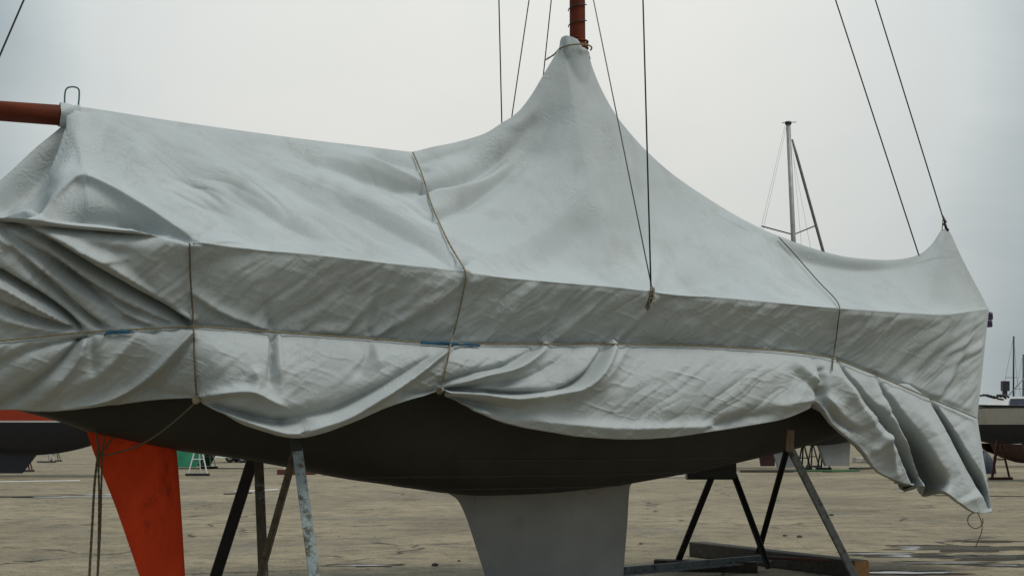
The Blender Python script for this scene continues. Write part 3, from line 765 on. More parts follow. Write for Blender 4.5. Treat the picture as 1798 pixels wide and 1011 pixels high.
rud = foil_loft('rudder', [(148, 742), (163, 790), (176, 822), (205, 895), (245, 1011), (258, 1050)], [(302, 770), (310, 792), (315, 850), (321, 940), (325, 1011), (327, 1050)], .115, M['rudder'], yacht)
# rudder shaft tube seen as a dark bulge at the head
MB().tube([cpt(255, 775), cpt(262, 800)], .07, 12).build('rudder_stock', M['rudder'], yacht, True)

# mast, boom, rigging
tm, _ = cplane(1014, 60); MH = 16.4
ms = MB(); ms.tube([boat(tm, 0, z) for z in np.linspace(1.2, MH, 12)], np.linspace(.095, .07, 12), 20)
mast = ms.build('mast', M['wood'], yacht, True)
# halyard wound round the mast
zz = []
for y0 in (14, 42):
    a = np.linspace(-1.7, 1.7, 16); z0 = cplane(1014, y0)[1]
    P = np.array([boat(tm, 0, z0+.02*k)+(RT*math.sin(k)-np.array((0, 1., 0))*math.cos(k))*.1 for k in a])
    MB().tube(P, .006, 6).build('mast_lashing', M['black'], mast, True)
zc = cplane(1014, 82)[1]
k = np.linspace(0, 6*math.pi, 70)
P = np.array([boat(tm, 0, zc-.03+.018*q/ math.pi)+(RT*math.sin(q)-np.array((0, 1., 0))*math.cos(q))*.112 for q in k])
MB().tube(P, .013, 6).build('mast_lashing', M['wood'], mast, True)
t0b, z0b = cplane(55, 199); t1b, z1b = cplane(110, 203)
z_at = lambda t: z0b+(t-t0b)*(z1b-z0b)/(t1b-t0b)
tb_in = tm-.15; zin = np.interp(-.2, rt, rz)
boom = MB().tube([boat(-5.75, 0, z_at(-5.75)), boat(t1b, 0, z1b), boat(cplane(150, 190)[0], 0, cplane(150, 190)[1]-.125), boat(cplane(300, 212)[0], 0, cplane(300, 212)[1]-.14), boat(cplane(640, 257)[0], 0, cplane(640, 257)[1]-.16), boat(tb_in, 0, cplane(725, 266)[1]-.16)], [.088, .094, .08, .08, .08, .08], 18).build('boom', M['wood_h'], yacht, True)
tl = cplane(128, 190)[0]
lp = [(114, 205), (113.5, 185), (114, 165), (117, 156), (124, 153), (133, 153.5), (138.5, 158), (139, 170), (137.5, 187), (137, 205)]
MB().tube([cpt(x, y) for x, y in catmull(lp, 4)], .0075, 6).build('wire_loop', M['bluewire'], boom, True)

def wire(name, pts, r, m, parent=yacht): return MB().tube(pts, r, 6).build(name, m, parent, True)
chain = on_tarp(1143, 514, .02)
tC, bC, zC = (chain-K0)@FWD, (chain-K0)@STB, chain[2]
zsp = 7.2
for s in (1, -1):
    MB().tube([boat(tm, 0, zsp), boat(tm-.1, 1.35*s, zsp+.05)], [.05, .03], 8).build('spreader', M['wood'], yacht, True)
MB().tube([boat(tm, 0, MH), boat(tm, 0, MH+.15)], .11, 12).build('masthead', M['alu'], mast, True)
def extend(px0, px1, b0, b1, ztop_b=None): pass
# starboard: upper shroud to the spreader tip and the masthead, lower shroud to the mast
def pix_at_depth(px, py, like): # point on the ray through a pixel at the depth of a given world point
    d = ray(px, py); return CAM+d*((np.array(like)-CAM)@FW)
u_top = boat(tm-.1, 1.35, zsp+.05)
low = pix_at_depth(1143, 508, chain); mid = pix_at_depth(1129, 0, boat(tm-.05, 1.42, 6.0))
tip = low+(mid-low)*1.35
wire('shroud', [low, mid, tip, boat(tm, 0, MH)], .0085, M['wire'])
low2 = pix_at_depth(1145, 508, chain); mid2 = pix_at_depth(1042, 0, boat(tm, .35, 6.2))
wire('shroud', [low2, mid2, mid2+(mid2-low2)*.25], .0065, M['wire_lt'])
# port side
for x0, x1, y1, r in ((876, 881, 213, .0085), (929, 899, 203, .0075), (968, 954, 133, .0075)):
    a = pix_at_depth(x0, 0, boat(tm, -1.1, 6)); dirp = pix_at_depth(x1, y1, boat(tm, -1.3, 5)) - a
    b = a+dirp*1.9 if y1 > 150 else a+dirp*2.6
    wire('shroud', [a-dirp*1.5, a, b], r, M['wire'])
# fore and back stays in the centre plane
for p, q, z1 in (((1467, 0), (1613, 447), .05), ((1537, 0), (1655, 380), .03)):
    a = cpt(*p); b = cpt(*q); d = a-b
    k1 = (min(MH, 16.3)-b[2])/(d[2])
    wire('forestay', [b-d*z1, b, a, b+d*k1], .0085, M['wire'])
a = cpt(42, 0); b = cpt(0, 97); d = a-b
wire('backstay', [b-d*((b[2]-2.95)/d[2]), b, a, boat(tm, 0, MH)], .0085, M['wire'])
# turnbuckles and lashing at the starboard chainplate
tbk = MB()
P0 = chain-FW*.05
for dx, top, bot, r in ((-.012, .06, -.13, .016), (.012, .05, -.10, .014)):
    tbk.tube([P0+np.array((dx+.01, 0, top)), P0+np.array((dx, 0, (top+bot)/2)), P0+np.array((dx-.03, -.01, bot))], [r*.6, r, r*.7], 8)
tbk.build('turnbuckle', M['brass'], yacht, True)
q = [P0+np.array((.03*math.sin(i*1.1), -.03, .04-.012*i+.02*math.cos(i*2.1))) for i in range(14)]
MB().tube(q, .005, 5).build('shroud_lashing', M['rope'], yacht, True)
cl = MB(); cl.prism([P0+np.array(v) for v in ((-.055, -.01, -.10), (-.02, -.02, -.09), (-.015, -.02, -.15), (-.04, -.02, -.17), (-.065, -.01, -.14))], (0, 0, 0), (0, .02, 0)); cl.build('chainplate', M['brass'], yacht)
# shackle and halyard end at the stem
sp0 = cpt(1657, 378)
sh = MB(); sh.tube([cpt(1656, 378), cpt(1655, 392), cpt(1654, 406)], .006, 6); sh.build('stem_strop', M['rope'], yacht, True)
sh = MB(); sh.tube([cpt(x, y) for x, y in ((1656, 380), (1660, 390), (1657, 394), (1662, 397))], [.008, .02, .02, .012], 8)
sh.tube([cpt(x, y) for x, y in ((1659, 392), (1661, 400), (1664, 405))], [.014, .018, .024], 8); sh.build('snap_shackle', M['black'], yacht, True)
# fender lashed at the bow
for y0, dx in ((553, 2), (566, 1)):
    P = [cpt(1730, y0-5), cpt(1736+dx, y0), cpt(1737+dx, y0+4), cpt(1731, y0+6)]
    MB().tube(P, [.02, .045, .04, .02], 10).build('bow_fender', M['purple'], yacht, True)

# cloth pieces tied round mast and boom
def sleeve(name, ctr, rad, n=40, m=None, parent=None, axis_pts=None):
    P = np.zeros((len(ctr), n, 3))
    for i, (c, r) in enumerate(zip(ctr, rad)):
        for k in range(n):
            a = 2*math.pi*k/n; rr = r*(1+.10*math.sin(7*a+i*.2)+.06*math.sin(13*a))
            P[i, k] = c+rr*np.array((math.cos(a), math.sin(a), 0))
    return grid_mesh(name, P, m, parent, closed=True)
cs = []; P = []
for x, y, rt_px, rb in ((1004, 74, 17, .108), (1006, 80, 21, .122), (1008, 88, 24, .135), (1009, 97, 26, .140), (1010, 106, 24, .12), (1010, 114, 18, .09)):
    c_ = boat(tm, 0, cplane(x, y)[1])+FWD*((x-1014)/150.); cs.append(c_); row = []
    for k_ in range(48):
        a = 2*math.pi*k_/48; wv_ = 1+.05*math.sin(7*a+y*.03)+.03*math.sin(13*a)
        row.append(c_+wv_*(rt_px/150.*math.cos(a)*FWD+rb*math.sin(a)*STB)+np.array((0, 0, -.05*math.cos(a)*(1 if y < 100 else 0))))
    P.append(row)
grid_mesh('mast_collar', np.array(P), M['tarp'], tarp, closed=True)
bs = [boat(t, 0, z1b+(t-t1b)*.0) for t in np.linspace(t1b-.03, t1b+.14, 6)]
P = np.zeros((6, 24, 3))
for i, c in enumerate(bs):
    for k in range(24):
        a = 2*math.pi*k/24; P[i, k] = c+(.108+.012*math.sin(5*a+i))*(math.cos(a)*np.array((0, 0, 1.))+math.sin(a)*STB)
grid_mesh('boom_sleeve', P, M['tarp'], tarp, closed=True)

# ------------------------------------------------------------------ ropes on the cover
r_len = [(-40, 602)]+[p for p in rope_px if p[0] >= 0][:-1]+[(1714, 733)]
rope_obj('lashing_rope', tarp_path(r_len, 6, .012, 3), .0075, M['rope'], 'tan rope running lengthwise round the cover below the deck edge')
r1 = [(333, 428), (334, 480), (338, 540), (340, 573), (341, 620), (343, 660), (345, 697)]
rope_obj('lashing_rope', tarp_path(r1, 6, .013), .0075, M['rope_dk'], 'vertical rope over the cover side ending in the knot near the rudder')
r2 = [(725, 268), (737, 295), (748, 328), (757, 358), (770, 388), (790, 430), (812, 466), (819, 481), (812, 520), (802, 565), (792, 602), (784, 640), (777, 672), (772, 686)]
rope_obj('lashing_rope', tarp_path(r2, 6, .013), .0075, M['rope'], 'rope slanting from the cover ridge past the boom down to the middle gather')
r3 = [(1368, 417), (1395, 446), (1435, 492), (1473, 533), (1472, 560), (1468, 595), (1463, 629), (1461, 650)]
rope_obj('lashing_rope', tarp_path(r3, 6, .012), .0065, M['rope_dk'], 'thin rope over the foredeck part of the cover down to the bow gather')
# knots
def knot(px, py, s, m, label, cat='knot'):
    c = on_tarp(px, py, .03); r_ = random.Random(int(px)); P = []
    for i in range(60):
        a = i*.62; P.append(c+s*np.array((math.cos(a)*(.5+.4*math.sin(i*.37)), -.3*abs(math.sin(i*.9)), math.sin(a)*(.5+.4*math.cos(i*.51)))))
    P = np.array(P)
    o = mesh('rope_knot', *(lambda b: (b.V, b.F))(MB().tube(P, .0065, 6)), m); return tag(o, label, cat)
knot(345, 702, .036, M['rope'], 'ochre rope knot at the hem gather above the rudder')
knot(772, 686, .034, M['rope_dk'], 'dark rope knot at the hem gather above the keel')
# blue cords
def blue(pts, label, r=.0125):
    P = tarp_path(pts, 5, .028, 2); b = MB()
    b.tube(P, r*(.75+.25*np.sin(np.arange(len(P))*1.3))*np.clip(np.sin(np.linspace(.25, math.pi-.15, len(P)))*1.6, .3, 1.2), 8); b.tube(P+np.array((0, -.004, -.014)), r*.6, 6)
    o = b.build('blue_cord', M['blue'], None, True); return tag(o, label, 'cord')
blue([(184, 586), (190, 581), (210, 582), (234, 580)], 'short blue cord binding on the lengthwise rope above the rudder')
blue([(739, 600), (770, 602), (800, 603), (843, 604)], 'longer blue cord binding where two ropes cross above the keel')
# mast tie
P = np.array([cs[2]+.19*np.array((math.cos(a), math.sin(a)*1.0, .10*math.cos(a+.3))) for a in np.linspace(-math.pi*.98, math.pi*.1, 26)])
P = np.vstack([pix_at_depth(957, 106, cs[2])[None], pix_at_depth(972, 97, cs[2])[None], P])
rope_obj('tie_rope', P, .009, M['rope'], 'pale rope tied round the cover peak at the mast')
# loose ropes at the stern and from the knot
kn = on_tarp(345, 705, .03); ra = cpt(176, 800, .12)
P = np.array([kn+(ra-kn)*s-np.array((0, 0, .10))*math.sin(math.pi*s) for s in np.linspace(0, 1, 30)])
rope_obj('loose_rope', P, .0075, M['rope_dk'], 'slack rope from the hem knot across to the rudder head')
for pts, r, lab in (([(168, 752), (172, 790), (166, 850), (162, 920), (158, 990), (156, 1030)], .011, 'old rope hanging straight beside the rudder edge'),
                    ([(186, 755), (180, 795), (178, 850), (176, 930), (172, 1005), (170, 1030)], .009, 'thinner rope hanging close along the rudder edge'),
                    ([(204, 760), (186, 785), (174, 804), (174, 870), (173, 950), (171, 1012)], .009, 'rope looped round the rudder head and hanging down')):
    q = catmull(pts, 8); rope_obj('hanging_rope', np.array([cpt(x, y, .16) for x, y in q]), r, M['rope_dk'], lab)
bt = on_tarp(1716, 898, .0)
for k, (dx, ln) in enumerate(((0.0, .42), (-.06, .2))):
    P = np.array([bt+np.array((dx*1.0+.05*math.sin(s*4+k), 0, -ln*s)) for s in np.linspace(0, 1, 24)])
    if k: 
        a = np.linspace(-.3, 4.9, 28); P = np.array([bt+np.array((-.03+.09*math.cos(q), -.01, -.10-.11*math.sin(q)*0-.09*math.sin(q))) for q in a])
    rope_obj('dangling_rope', P, .006, M['rope_dk'], ['frayed rope end dangling from the bow corner of the cover', 'curled rope loop under the bow corner of the cover'][k])

# ------------------------------------------------------------------ stands under the yacht
def stand(label, legs, block=None, foot=True, extra=None):
    """legs: list of (top point, foot point, width, material)"""
    c = np.mean([np.array(l[1]) for l in legs], 0); c[2] = 0
    o = thing('boat_stand', label, 'boat stand', tuple(c), 'steel stands propping the covered yacht')
    for a, b, wd, m in legs: MB().angle_iron(a, b, wd, wd*.25, up=(.3, -.9, .2)).build('leg', m, o) if wd < .075 else MB().beam(a, b, wd, wd*.55, up=(0.05, -1, 0.1)).build('leg', m, o)
    if block: MB().beam(*block[:2], block[2], block[3], up=(0, -1, 0)).build('head_block', block[4], o)
    if extra: extra(o)
    return o
def foot(px0, py0, px1, py1, Y, zf=.03):
    """foot on the ground of the line through two pixels at depth Y"""
    a = at(px0, py0, Y); b = at(px1, py1, Y); s = (zf-a[2])/(b[2]-a[2]); return a, a+(b-a)*s
Yn = cpt(515, 790, 1.25)[1]; Yf = cpt(450, 812, -1.0)[1]
a, b = foot(522, 788, 558, 1011, Yn); b[1] -= .25
a2, b2 = foot(518, 792, 445, 1011, Yn); b2[1] += .5
def pl(o): MB().beam(b+np.array((.0, 0, .0)), b2, .09, .05).build('foot_rail', M['steel_brn'], o)
stand('stand by the rudder with flaking pale blue front leg', [(a, b, .088, M['steel_pale']), (a2, b2, .06, M['steel_brn'])],
      (at(519, 766, Yn-.0), at(521, 792, Yn), .10, .06, M['black']), extra=pl)
a, b3 = foot(444, 806, 373, 1011, Yf); a4, b4 = foot(454, 806, 474, 1011, Yf)
b4[1] -= .4; b3[1] += .2
def pl2(o): MB().beam(b3, b4, .09, .05).build('foot_rail', M['steel_brn'], o)
stand('stand by the rudder on the far side with black leg', [(a, b3, .115, M['steel_blk']), (a4, b4, .095, M['steel_mix'])],
      (at(440, 798, Yf), at(460, 798, Yf), .12, .1, M['black']), extra=pl2)
# bow stands
Yb = cpt(1386, 785, .95)[1]
top = at(1386, 784, Yb)
fr = on_ground(1503, 1016, .03); fl = on_ground(1331, 972, .22)
stand('bow stand with reddish wooden head block and grey front leg', [(top, fr, .082, M['steel_gry']), (top+np.array((-.01, .03, 0)), fl, .05, M['steel_blk'])],
      (at(1385, 792, Yb), at(1387, 755, Yb), .085, .07, M['block']))
Yg = cpt(1260, 820, -.75)[1]
f1 = on_ground(1190, 986, .1); f2 = on_ground(1350, 997, .12)
stand('bow stand on the far side with broad black head timber', [(at(1254, 826, Yg), f1, .076, M['steel_blk']), (at(1286, 826, Yg), f2, .055, M['steel_blk'])],
      (at(1205, 822, Yg), at(1291, 822, Yg), .26, .17, M['black']))

# cradle timbers
def timber(name, p, q, h, wd, m, label, cat='timber', end=None):
    p = np.array(p); q = np.array(q); c = (p+q)/2; 
    o = MB().beam(p+np.array((0, 0, h/2)), q+np.array((0, 0, h/2)), wd, h, bev=.06)
    if end is None:
        return tag(o.build(name, m), label, cat)
    t = thing(name, label, cat, (c[0], c[1], 0)); o.build('shaft', m, t)
    d = (q-p)/np.linalg.norm(q-p)
    MB().beam(q+d*.001+np.array((0, 0, h/2)), q+d*.02+np.array((0, 0, h/2)), wd*.98, h*.98, bev=.06).build('sawn_end', end, t)
    return t
timber('timber_beam', on_ground(1222, 976), on_ground(1512, 1014), .20, .22, M['timber'], 'long dark timber with sawn orange end under the bow stand', end=M['timber_end'])
timber('timber_beam', on_ground(1150, 1000), on_ground(1330, 1004), .13, .2, M['timber'], 'short dark timber under the far bow stand foot')
g0, g1 = on_ground(1070, 1024), on_ground(1352, 1000)
tag(MB().angle_iron(g0+np.array((0, 0, .12)), g1+np.array((0, 0, .14)), .09, .02).build('steel_beam', M['steel_gry']), 'grey perforated steel channel from the keel to the bow stand', 'steel beam')
g0, g1 = on_ground(1340, 1006), on_ground(1450, 1012)
tag(MB().tube([g0+np.array((0, -.1, .2)), g1+np.array((0, -.1, .2))], .018, 8).build('steel_rod', M['rustred'], None, True), 'thin rust red rod lying along the long timber', 'rod')
# keel block
tag(MB().beam(boat(-.3, 0, .06)-STB*.6, boat(-.3, 0, .06)+STB*.6, .22, .11).build('keel_block', M['timber']), 'dark timber block under the yacht keel', 'timber')

# ------------------------------------------------------------------ background yachts
def gen_hull(o, c, yaw, L, beam, zk, zw, zs, tops, bott, boot=None, sheer=None, bow_over=.22, stern_over=.12):
    """hull of parts: topsides, bottom, boot stripe, sheer band, deck.  bow at +x of its own frame"""
    cy, sy = math.cos(yaw), math.sin(yaw)
    def wp(x, y, z): return np.stack([c[0]+x*cy-y*sy, c[1]+x*sy+y*cy, z+0*x], -1)
    def part(name, z0, z1, m, off=0.0, n=10):
        u = np.linspace(0, 1, 44); k = np.linspace(0, 1, n); U, Kk = np.meshgrid(u, k, indexing='ij')
        sheerz = zs+.18*(U-.35)**2*2
        Z = z0+(np.where(z1 >= zs-1e-6, sheerz, z1)-z0)*Kk
        h = np.clip((Z-zk)/(zs-zk), 0, 1)
        x0 = -L/2+stern_over*L*(1-h)**1.2; x1 = L/2-bow_over*L*(1-h)**.9
        B = beam/2*np.power(np.clip(1-np.abs((U-.42)/.585)**2.3, 0, 1), .9)*np.power(np.clip(h, 0, 1), .42)+off
        rock = (zw-zk)*.75*np.abs((U-.5)*2)**2.2
        Z = Z+rock*np.clip((zw-Z)/(zw-zk), 0, 1)
        X = x0+(x1-x0)*U
        G = np.concatenate([wp(X, -B, Z)[:, ::-1], wp(X, B, Z)], 1) if z0 <= zk+1e-6 else None
        if G is not None: mesh_from(o, name, [G], m)
        else: mesh_from(o, name, [wp(X, -B, Z), wp(X, B, Z)], m)
        return wp(X, -B, Z)[:, -1], wp(X, B, Z)[:, -1]
    part('bottom', zk, zw, bott)
    if boot: part('boot_stripe', zw, zw+.07, boot, .004, 2)
    a, b = part('topsides', zw+(.07 if boot else 0), zs, tops)
    if sheer:
        part('sheer_band', zs-.07, zs, sheer, .012, 2)
    mesh_from(o, 'deck', [np.stack([a, b], 1)], M['white2'])
    return wp
def mesh_from(o, name, grids, m, smooth=True):
    V, F = [], []
    for G in grids:
        nu, nv, _ = G.shape; n = len(V); V += [tuple(v) for v in G.reshape(-1, 3)]
        F += [(n+i*nv+j, n+i*nv+j+1, n+(i+1)*nv+j+1, n+(i+1)*nv+j) for i in range(nu-1) for j in range(nv-1)]
    return mesh(name, V, F, m, o, smooth)
def fin(o, name, wp, pts, th, m):
    """flat tapered fin: outline in x,z of the boat frame"""
    P = np.array([wp(np.array(x), np.array(0.), z) for x, z in pts]); s = wp(np.array(0.), np.array(1.), 0.)-wp(np.array(0.), np.array(0.), 0.)
    b = MB(); b.prism(P, -s*th/2, s*th/2); b.build(name, m, o)
def a_stand(label, base, h, spread, m, group, yaw=0.0, rail=None, w_=.06, lean=0):
    base = np.array(base, float); o = thing('boat_stand', label, 'boat stand', tuple(base), group)
    d = np.array((math.cos(yaw), math.sin(yaw), 0)); n = np.array((-d[1], d[0], 0)); top = base+np.array((0, 0, h))+n*lean
    for s in (-1, 1): MB().beam(base+d*spread*s+n*.0+np.array((0, 0, .05)), top+d*.03*s, w_).build('leg', m, o)
    MB().beam(base+n*.5+np.array((0, 0, .05)), top-n*.02, w_).build('leg', m, o)
    MB().beam(base-d*spread*.55+np.array((0, 0, h*.45)), base+d*spread*.55+np.array((0, 0, h*.45)), w_*.7).build('brace', m, o)
    MB().beam(base-d*spread*1.25+np.array((0, 0, .055)), base+d*spread*1.25+np.array((0, 0, .055)), .14, .11).build('foot_rail', rail or m, o)
    MB().beam(top-d*.12, top+d*.12, .14, .06).build('head_pad', M['black'], o)
    return o

# red topsided boat beyond the stern
c = at(20, 770, 56.); c[2] = 0
o = thing('sailboat', 'boat with red topsides, white waterline and dark bottom beyond the rudder', 'sailboat', tuple(c))
wp = gen_hull(o, c, R(183), 12.0, 3.0, .90, 2.28, 3.35, M['red'], M['navy'], M['white2'], bow_over=.2, stern_over=.10)
fin(o, 'keel', wp, [(-1.2, 1.1), (1.1, 1.1), (.8, .15), (-.5, .15)], .2, M['navy'])
a_stand('dark boat stand with rail feet under the red topsided boat', on_ground(45, 828), 1.15, .33, M['rustred'], 'stands under the red topsided boat', rail=M['plank_dk'], lean=-.1)
a_stand('black boat stand in the shade under the red topsided boat', on_ground(-8, 826), 1.15, .35, M['black'], 'stands under the red topsided boat', rail=M['plank_dk'])
a_stand('pale boat stand further behind the red topsided boat', on_ground(82, 812), 1.2, .5, M['white'], 'stands under the red topsided boat', rail=M['plank_dk'])
a_stand('dark boat stand with pale brace beside the red topsided boat keel', on_ground(20, 824), 1.15, .4, M['steel_blk'], 'stands under the red topsided boat', rail=M['plank_dk'], yaw=.4)
a_stand('small grey stand on the open yard behind the rudder ropes', on_ground(98, 810), 1.1, .35, M['steel_gry'], 'stands under the red topsided boat', rail=M['plank_dk'])
# green covered boat
c = on_ground(346, 823); D = c[1]
o = thing('covered_boat', 'boat wrapped in a bright green tarpaulin behind the rudder', 'covered boat', tuple(c))
u = np.linspace(0, 1, 60); k = np.linspace(0, 1, 24); U, Kk = np.meshgrid(u, k, indexing='ij')
for s in (-1, 1):
    wd = 1.5*np.power(np.clip(1-np.abs(U-.45)**2.4*4.4, .02, 1), .6)
    bottom = np.where(U < .36, .10, np.where(U < .42, .10+(U-.36)/.06*.85, .95))
    Z = 2.9-(2.9-bottom)*Kk+.25*(1-Kk)**2
    Y = s*wd*np.power(Kk, .5)*(1+.05*np.sin(U*60+Kk*5))
    G = np.stack([c[0]-2.6+U*7.4, c[1]+1.2-Y+.0*U, Z], -1); mesh_from(o, 'tarpaulin_half', [G], M['green'])
a_stand('white tubular stand before the green covered boat', on_ground(347, 835), 1.6, .42, M['white2'], 'stands beside the green covered boat', rail=M['black'], w_=.05)
a_stand('second white tubular stand by the green tarpaulin edge', on_ground(366, 822), 1.4, .4, M['white2'], 'stands beside the green covered boat', rail=M['plank_dk'], w_=.05)
# parked cars far behind
def car(px, py, yaw, col, label):
    c = on_ground(px, py); o = thing('parked_car', label, 'car', tuple(c), 'cars parked at the far side of the yard')
    cy, sy = math.cos(yaw), math.sin(yaw); X = np.array((cy, sy, 0)); Y = np.array((-sy, cy, 0)); Z = np.array((0, 0, 1.))
    prof = [(-2.1, .35), (-2.15, .75), (-1.95, .95), (-1.2, 1.0), (1.0, .98), (1.9, .82), (2.1, .65), (2.1, .35)]
    MB().prism([c+X*a+Z*b-Y*.82 for a, b in prof], (0, 0, 0), Y*1.64).build('body', col, o)
    cab = [(-1.75, .96), (-1.3, 1.42), (.1, 1.45), (.95, .97)]
    MB().prism([c+X*a+Z*b-Y*.7 for a, b in cab], (0, 0, 0), Y*1.4).build('cabin', col, o)
    for s in (-.72, .705):
        MB().prism([c+X*a+Z*b+Y*s for a, b in ((-1.5, 1.0), (-1.2, 1.36), (-.4, 1.38), (-.4, 1.0))], (0, 0, 0), Y*.015).build('side_window', M['glass'], o)
        MB().prism([c+X*a+Z*b+Y*s for a, b in ((-.3, 1.0), (-.3, 1.38), (.05, 1.38), (.72, 1.0))], (0, 0, 0), Y*.015).build('side_window', M['glass'], o)
    for a in (-1.3, 1.3):
        for s in (-.84, .66):
            q = np.linspace(0, 2*math.pi, 18, endpoint=False)
            wl = MB().prism([c+X*(a+.32*math.cos(i))+Z*(.32+.32*math.sin(i))+Y*s for i in q], (0, 0, 0), Y*.18).build('wheel', M['black'], o)
            MB().prism([c+X*(a+.17*math.cos(i))+Z*(.32+.17*math.sin(i))+Y*(s-.01) for i in q], (0, 0, 0), Y*.2).build('rim', M['alu'], wl)
car(392, 812, R(8), M['white2'], 'white hatchback parked at the far end of the yard')
car(442, 811, R(-5), M['white'], 'grey white saloon parked just past the white hatchback')
# empty red cradle
c = on_ground(520, 833); o = thing('boat_cradle', 'empty low cradle with red beam and white legs past the stand', 'cradle', tuple(c))
MB().beam(c+np.array((-.85, 0, .12)), c+np.array((.85, 0, .12)), .2, .24).build('base_beam', M['rustred'], o)
MB().beam(c+np.array((-.85, 1.6, .12)), c+np.array((.85, 1.6, .12)), .2, .24).build('base_beam', M['rustred'], o)
for sx in (-.55, .7):
    MB().beam(c+np.array((sx, 0, .2)), c+np.array((sx+.2*(1 if sx < 0 else -1), .0, 1.05)), .07).build('upright', M['white2'], o)
    MB().beam(c+np.array((sx, 1.6, .2)), c+np.array((sx+.2*(1 if sx < 0 else -1), 1.6, 1.05)), .07).build('upright', M['white2'], o)
    MB().beam(c+np.array((sx, 0, .12)), c+np.array((sx, 1.6, .12)), .1).build('side_beam', M['rustred'], o)

# yacht with the pale mast beyond the bow
c = on_ground(1415, 826); Dm = c[1]
o = thing('sailboat', 'distant yacht with pale mast and grey fin keel beyond the bow stand', 'sailboat', tuple(c))
yaw = R(200)
wp = gen_hull(o, c, yaw, 9.6, 3.0, 1.25, 1.9, 2.8, M['white'], M['navy'], None, M['navy'])
cyaw = math.cos(yaw)
kx = lambda px: (px-1415)*Dm/FPX/cyaw
fin(o, 'keel', wp, [(kx(1436), 1.5), (kx(1500), 1.5), (kx(1496), .22), (kx(1452), .22)], .22, M['keel'])
fin(o, 'rudder', wp, [(kx(1352), 1.28), (kx(1352), 1.2), (kx(1362), .14), (kx(1396), .2), (kx(1392), 1.5)], .1, M['fin'])
zt = lambda y: CAMZ+(HOR-y)*Dm/FPX
mx0 = at(1393, 420, Dm); mt = at(1384, 218, Dm)
mdir = (mt-mx0); base = mx0-mdir*((mx0[2]-2.6)/mdir[2])
mst = MB().tube([base, mx0, mt], [.13, .125, .12], 12).build('mast', M['alu'], o, True)
MB().beam(mt+np.array((-.32, 0, .06)), mt+np.array((.42, 0, .1)), .04, .03).build('masthead_crane', M['black'], mst)
MB().tube([mt+np.array((0, 0, -.02)), mt+np.array((0, 0, .12))], .17, 12).build('masthead_cap', M['black'], mst, True)
sa, sb = at(1337, 397, Dm), at(1430, 397, Dm); sm = at(1393, 412, Dm)
MB().tube([sa, sm, sb], .035, 6).build('spreader', M['black'], mst, True)
f0, f1_ = at(1391, 245, Dm), at(1445, 440, Dm); dd = f1_-f0
MB().tube([f0, f0+dd*.15, f1_, f0+dd*2.1], [.05, .075, .08, .08], 8).build('furled_sail', M['steel_gry'], o, True)
for a_, b_ in (((1378, 222), (1337, 397)), ((1381, 222), (1345, 380)), ((1394, 280), (1424, 440)), ((1391, 250), (1408, 440))):
    p, q = at(*a_, Dm), at(*b_, Dm); MB().tube([p, q, q+(q-p)*.35], .008, 5).build('shroud', M['alu'], o, True)
for px, py, m_ in ((1412, 824, 'black'), (1446, 824, 'black'), (1428, 820, 'steel_blk')):
    a_stand({1412: 'black stand left of the grey fin keel under the distant yacht', 1446: 'black stand touching the grey fin keel under the distant yacht', 1428: 'black stand set further back under the distant yacht'}[px], on_ground(px, py), 1.35, .33, M[m_], 'black stands under the pale masted yacht', lean=.1, w_=.075)
# boat with dark red keel further back
c = on_ground(1330, 822)
o = thing('sailboat', 'boat with dark red keel set behind the pale masted yacht', 'sailboat', tuple(c))
wp = gen_hull(o, c, R(8), 9.0, 2.9, 1.3, 1.95, 2.75, M['white'], M['brown'])
fin(o, 'keel', wp, [(.0, 1.5), (1.05, 1.5), (.95, .12), (.2, .12)], .2, M['brown'])
# planks on the ground, plus one white strip for puddle glare
def plank(px0, py0, px1, py1, m, label, w_=.22, h=.06):
    return tag(MB().beam(on_ground(px0, py0)+np.array((0, 0, h/2+.003)), on_ground(px1, py1)+np.array((0, 0, h/2+.003)), w_, h).build('plank', m), label, 'plank', 'planks lying about the yard')
plank(1385, 828, 1450, 828, M['plank_gn'], 'green plank lying before the distant black stands', .5, .1)
plank(1452, 829, 1502, 827, M['plank_gn'], 'green plank lying before the distant grey keel', .5, .1)
plank(1300, 829, 1392, 829, M['plank_dk'], 'long dark plank before the dark red keel', .3, .12)
plank(1140, 839, 1204, 838, M['plank'], 'pale plank past the front of the keel', .5, .08)
plank(1150, 836, 1205, 832, M['white2'], 'white plank stacked just behind the pale plank', .4, .08)
plank(1500, 812, 1532, 812, M['plank'], 'pale plank stack by the bow skirt', 1.0, .35)
plank(1498, 824, 1530, 823, M['plank_dk'], 'dark plank by the bow skirt', .5, .1)
plank(412, 864, 486, 860, M['white2'], 'narrow white plank lying past the stand legs', .16, .03)
plank(395, 868, 440, 866, M['plank_dk'], 'dark stick beside the narrow white plank', .12, .03)
plank(0, 846, 140, 844, M['white2'], 'long white strip imitating sky reflected in a puddle left of the rudder', .18, .03)  # bright water reflection painted as a solid white strip, not timber
plank(1640, 700+170, 1798, 872, M['plank_dk'], 'thin dark plank on the ground past the bow corner', .05, .02)

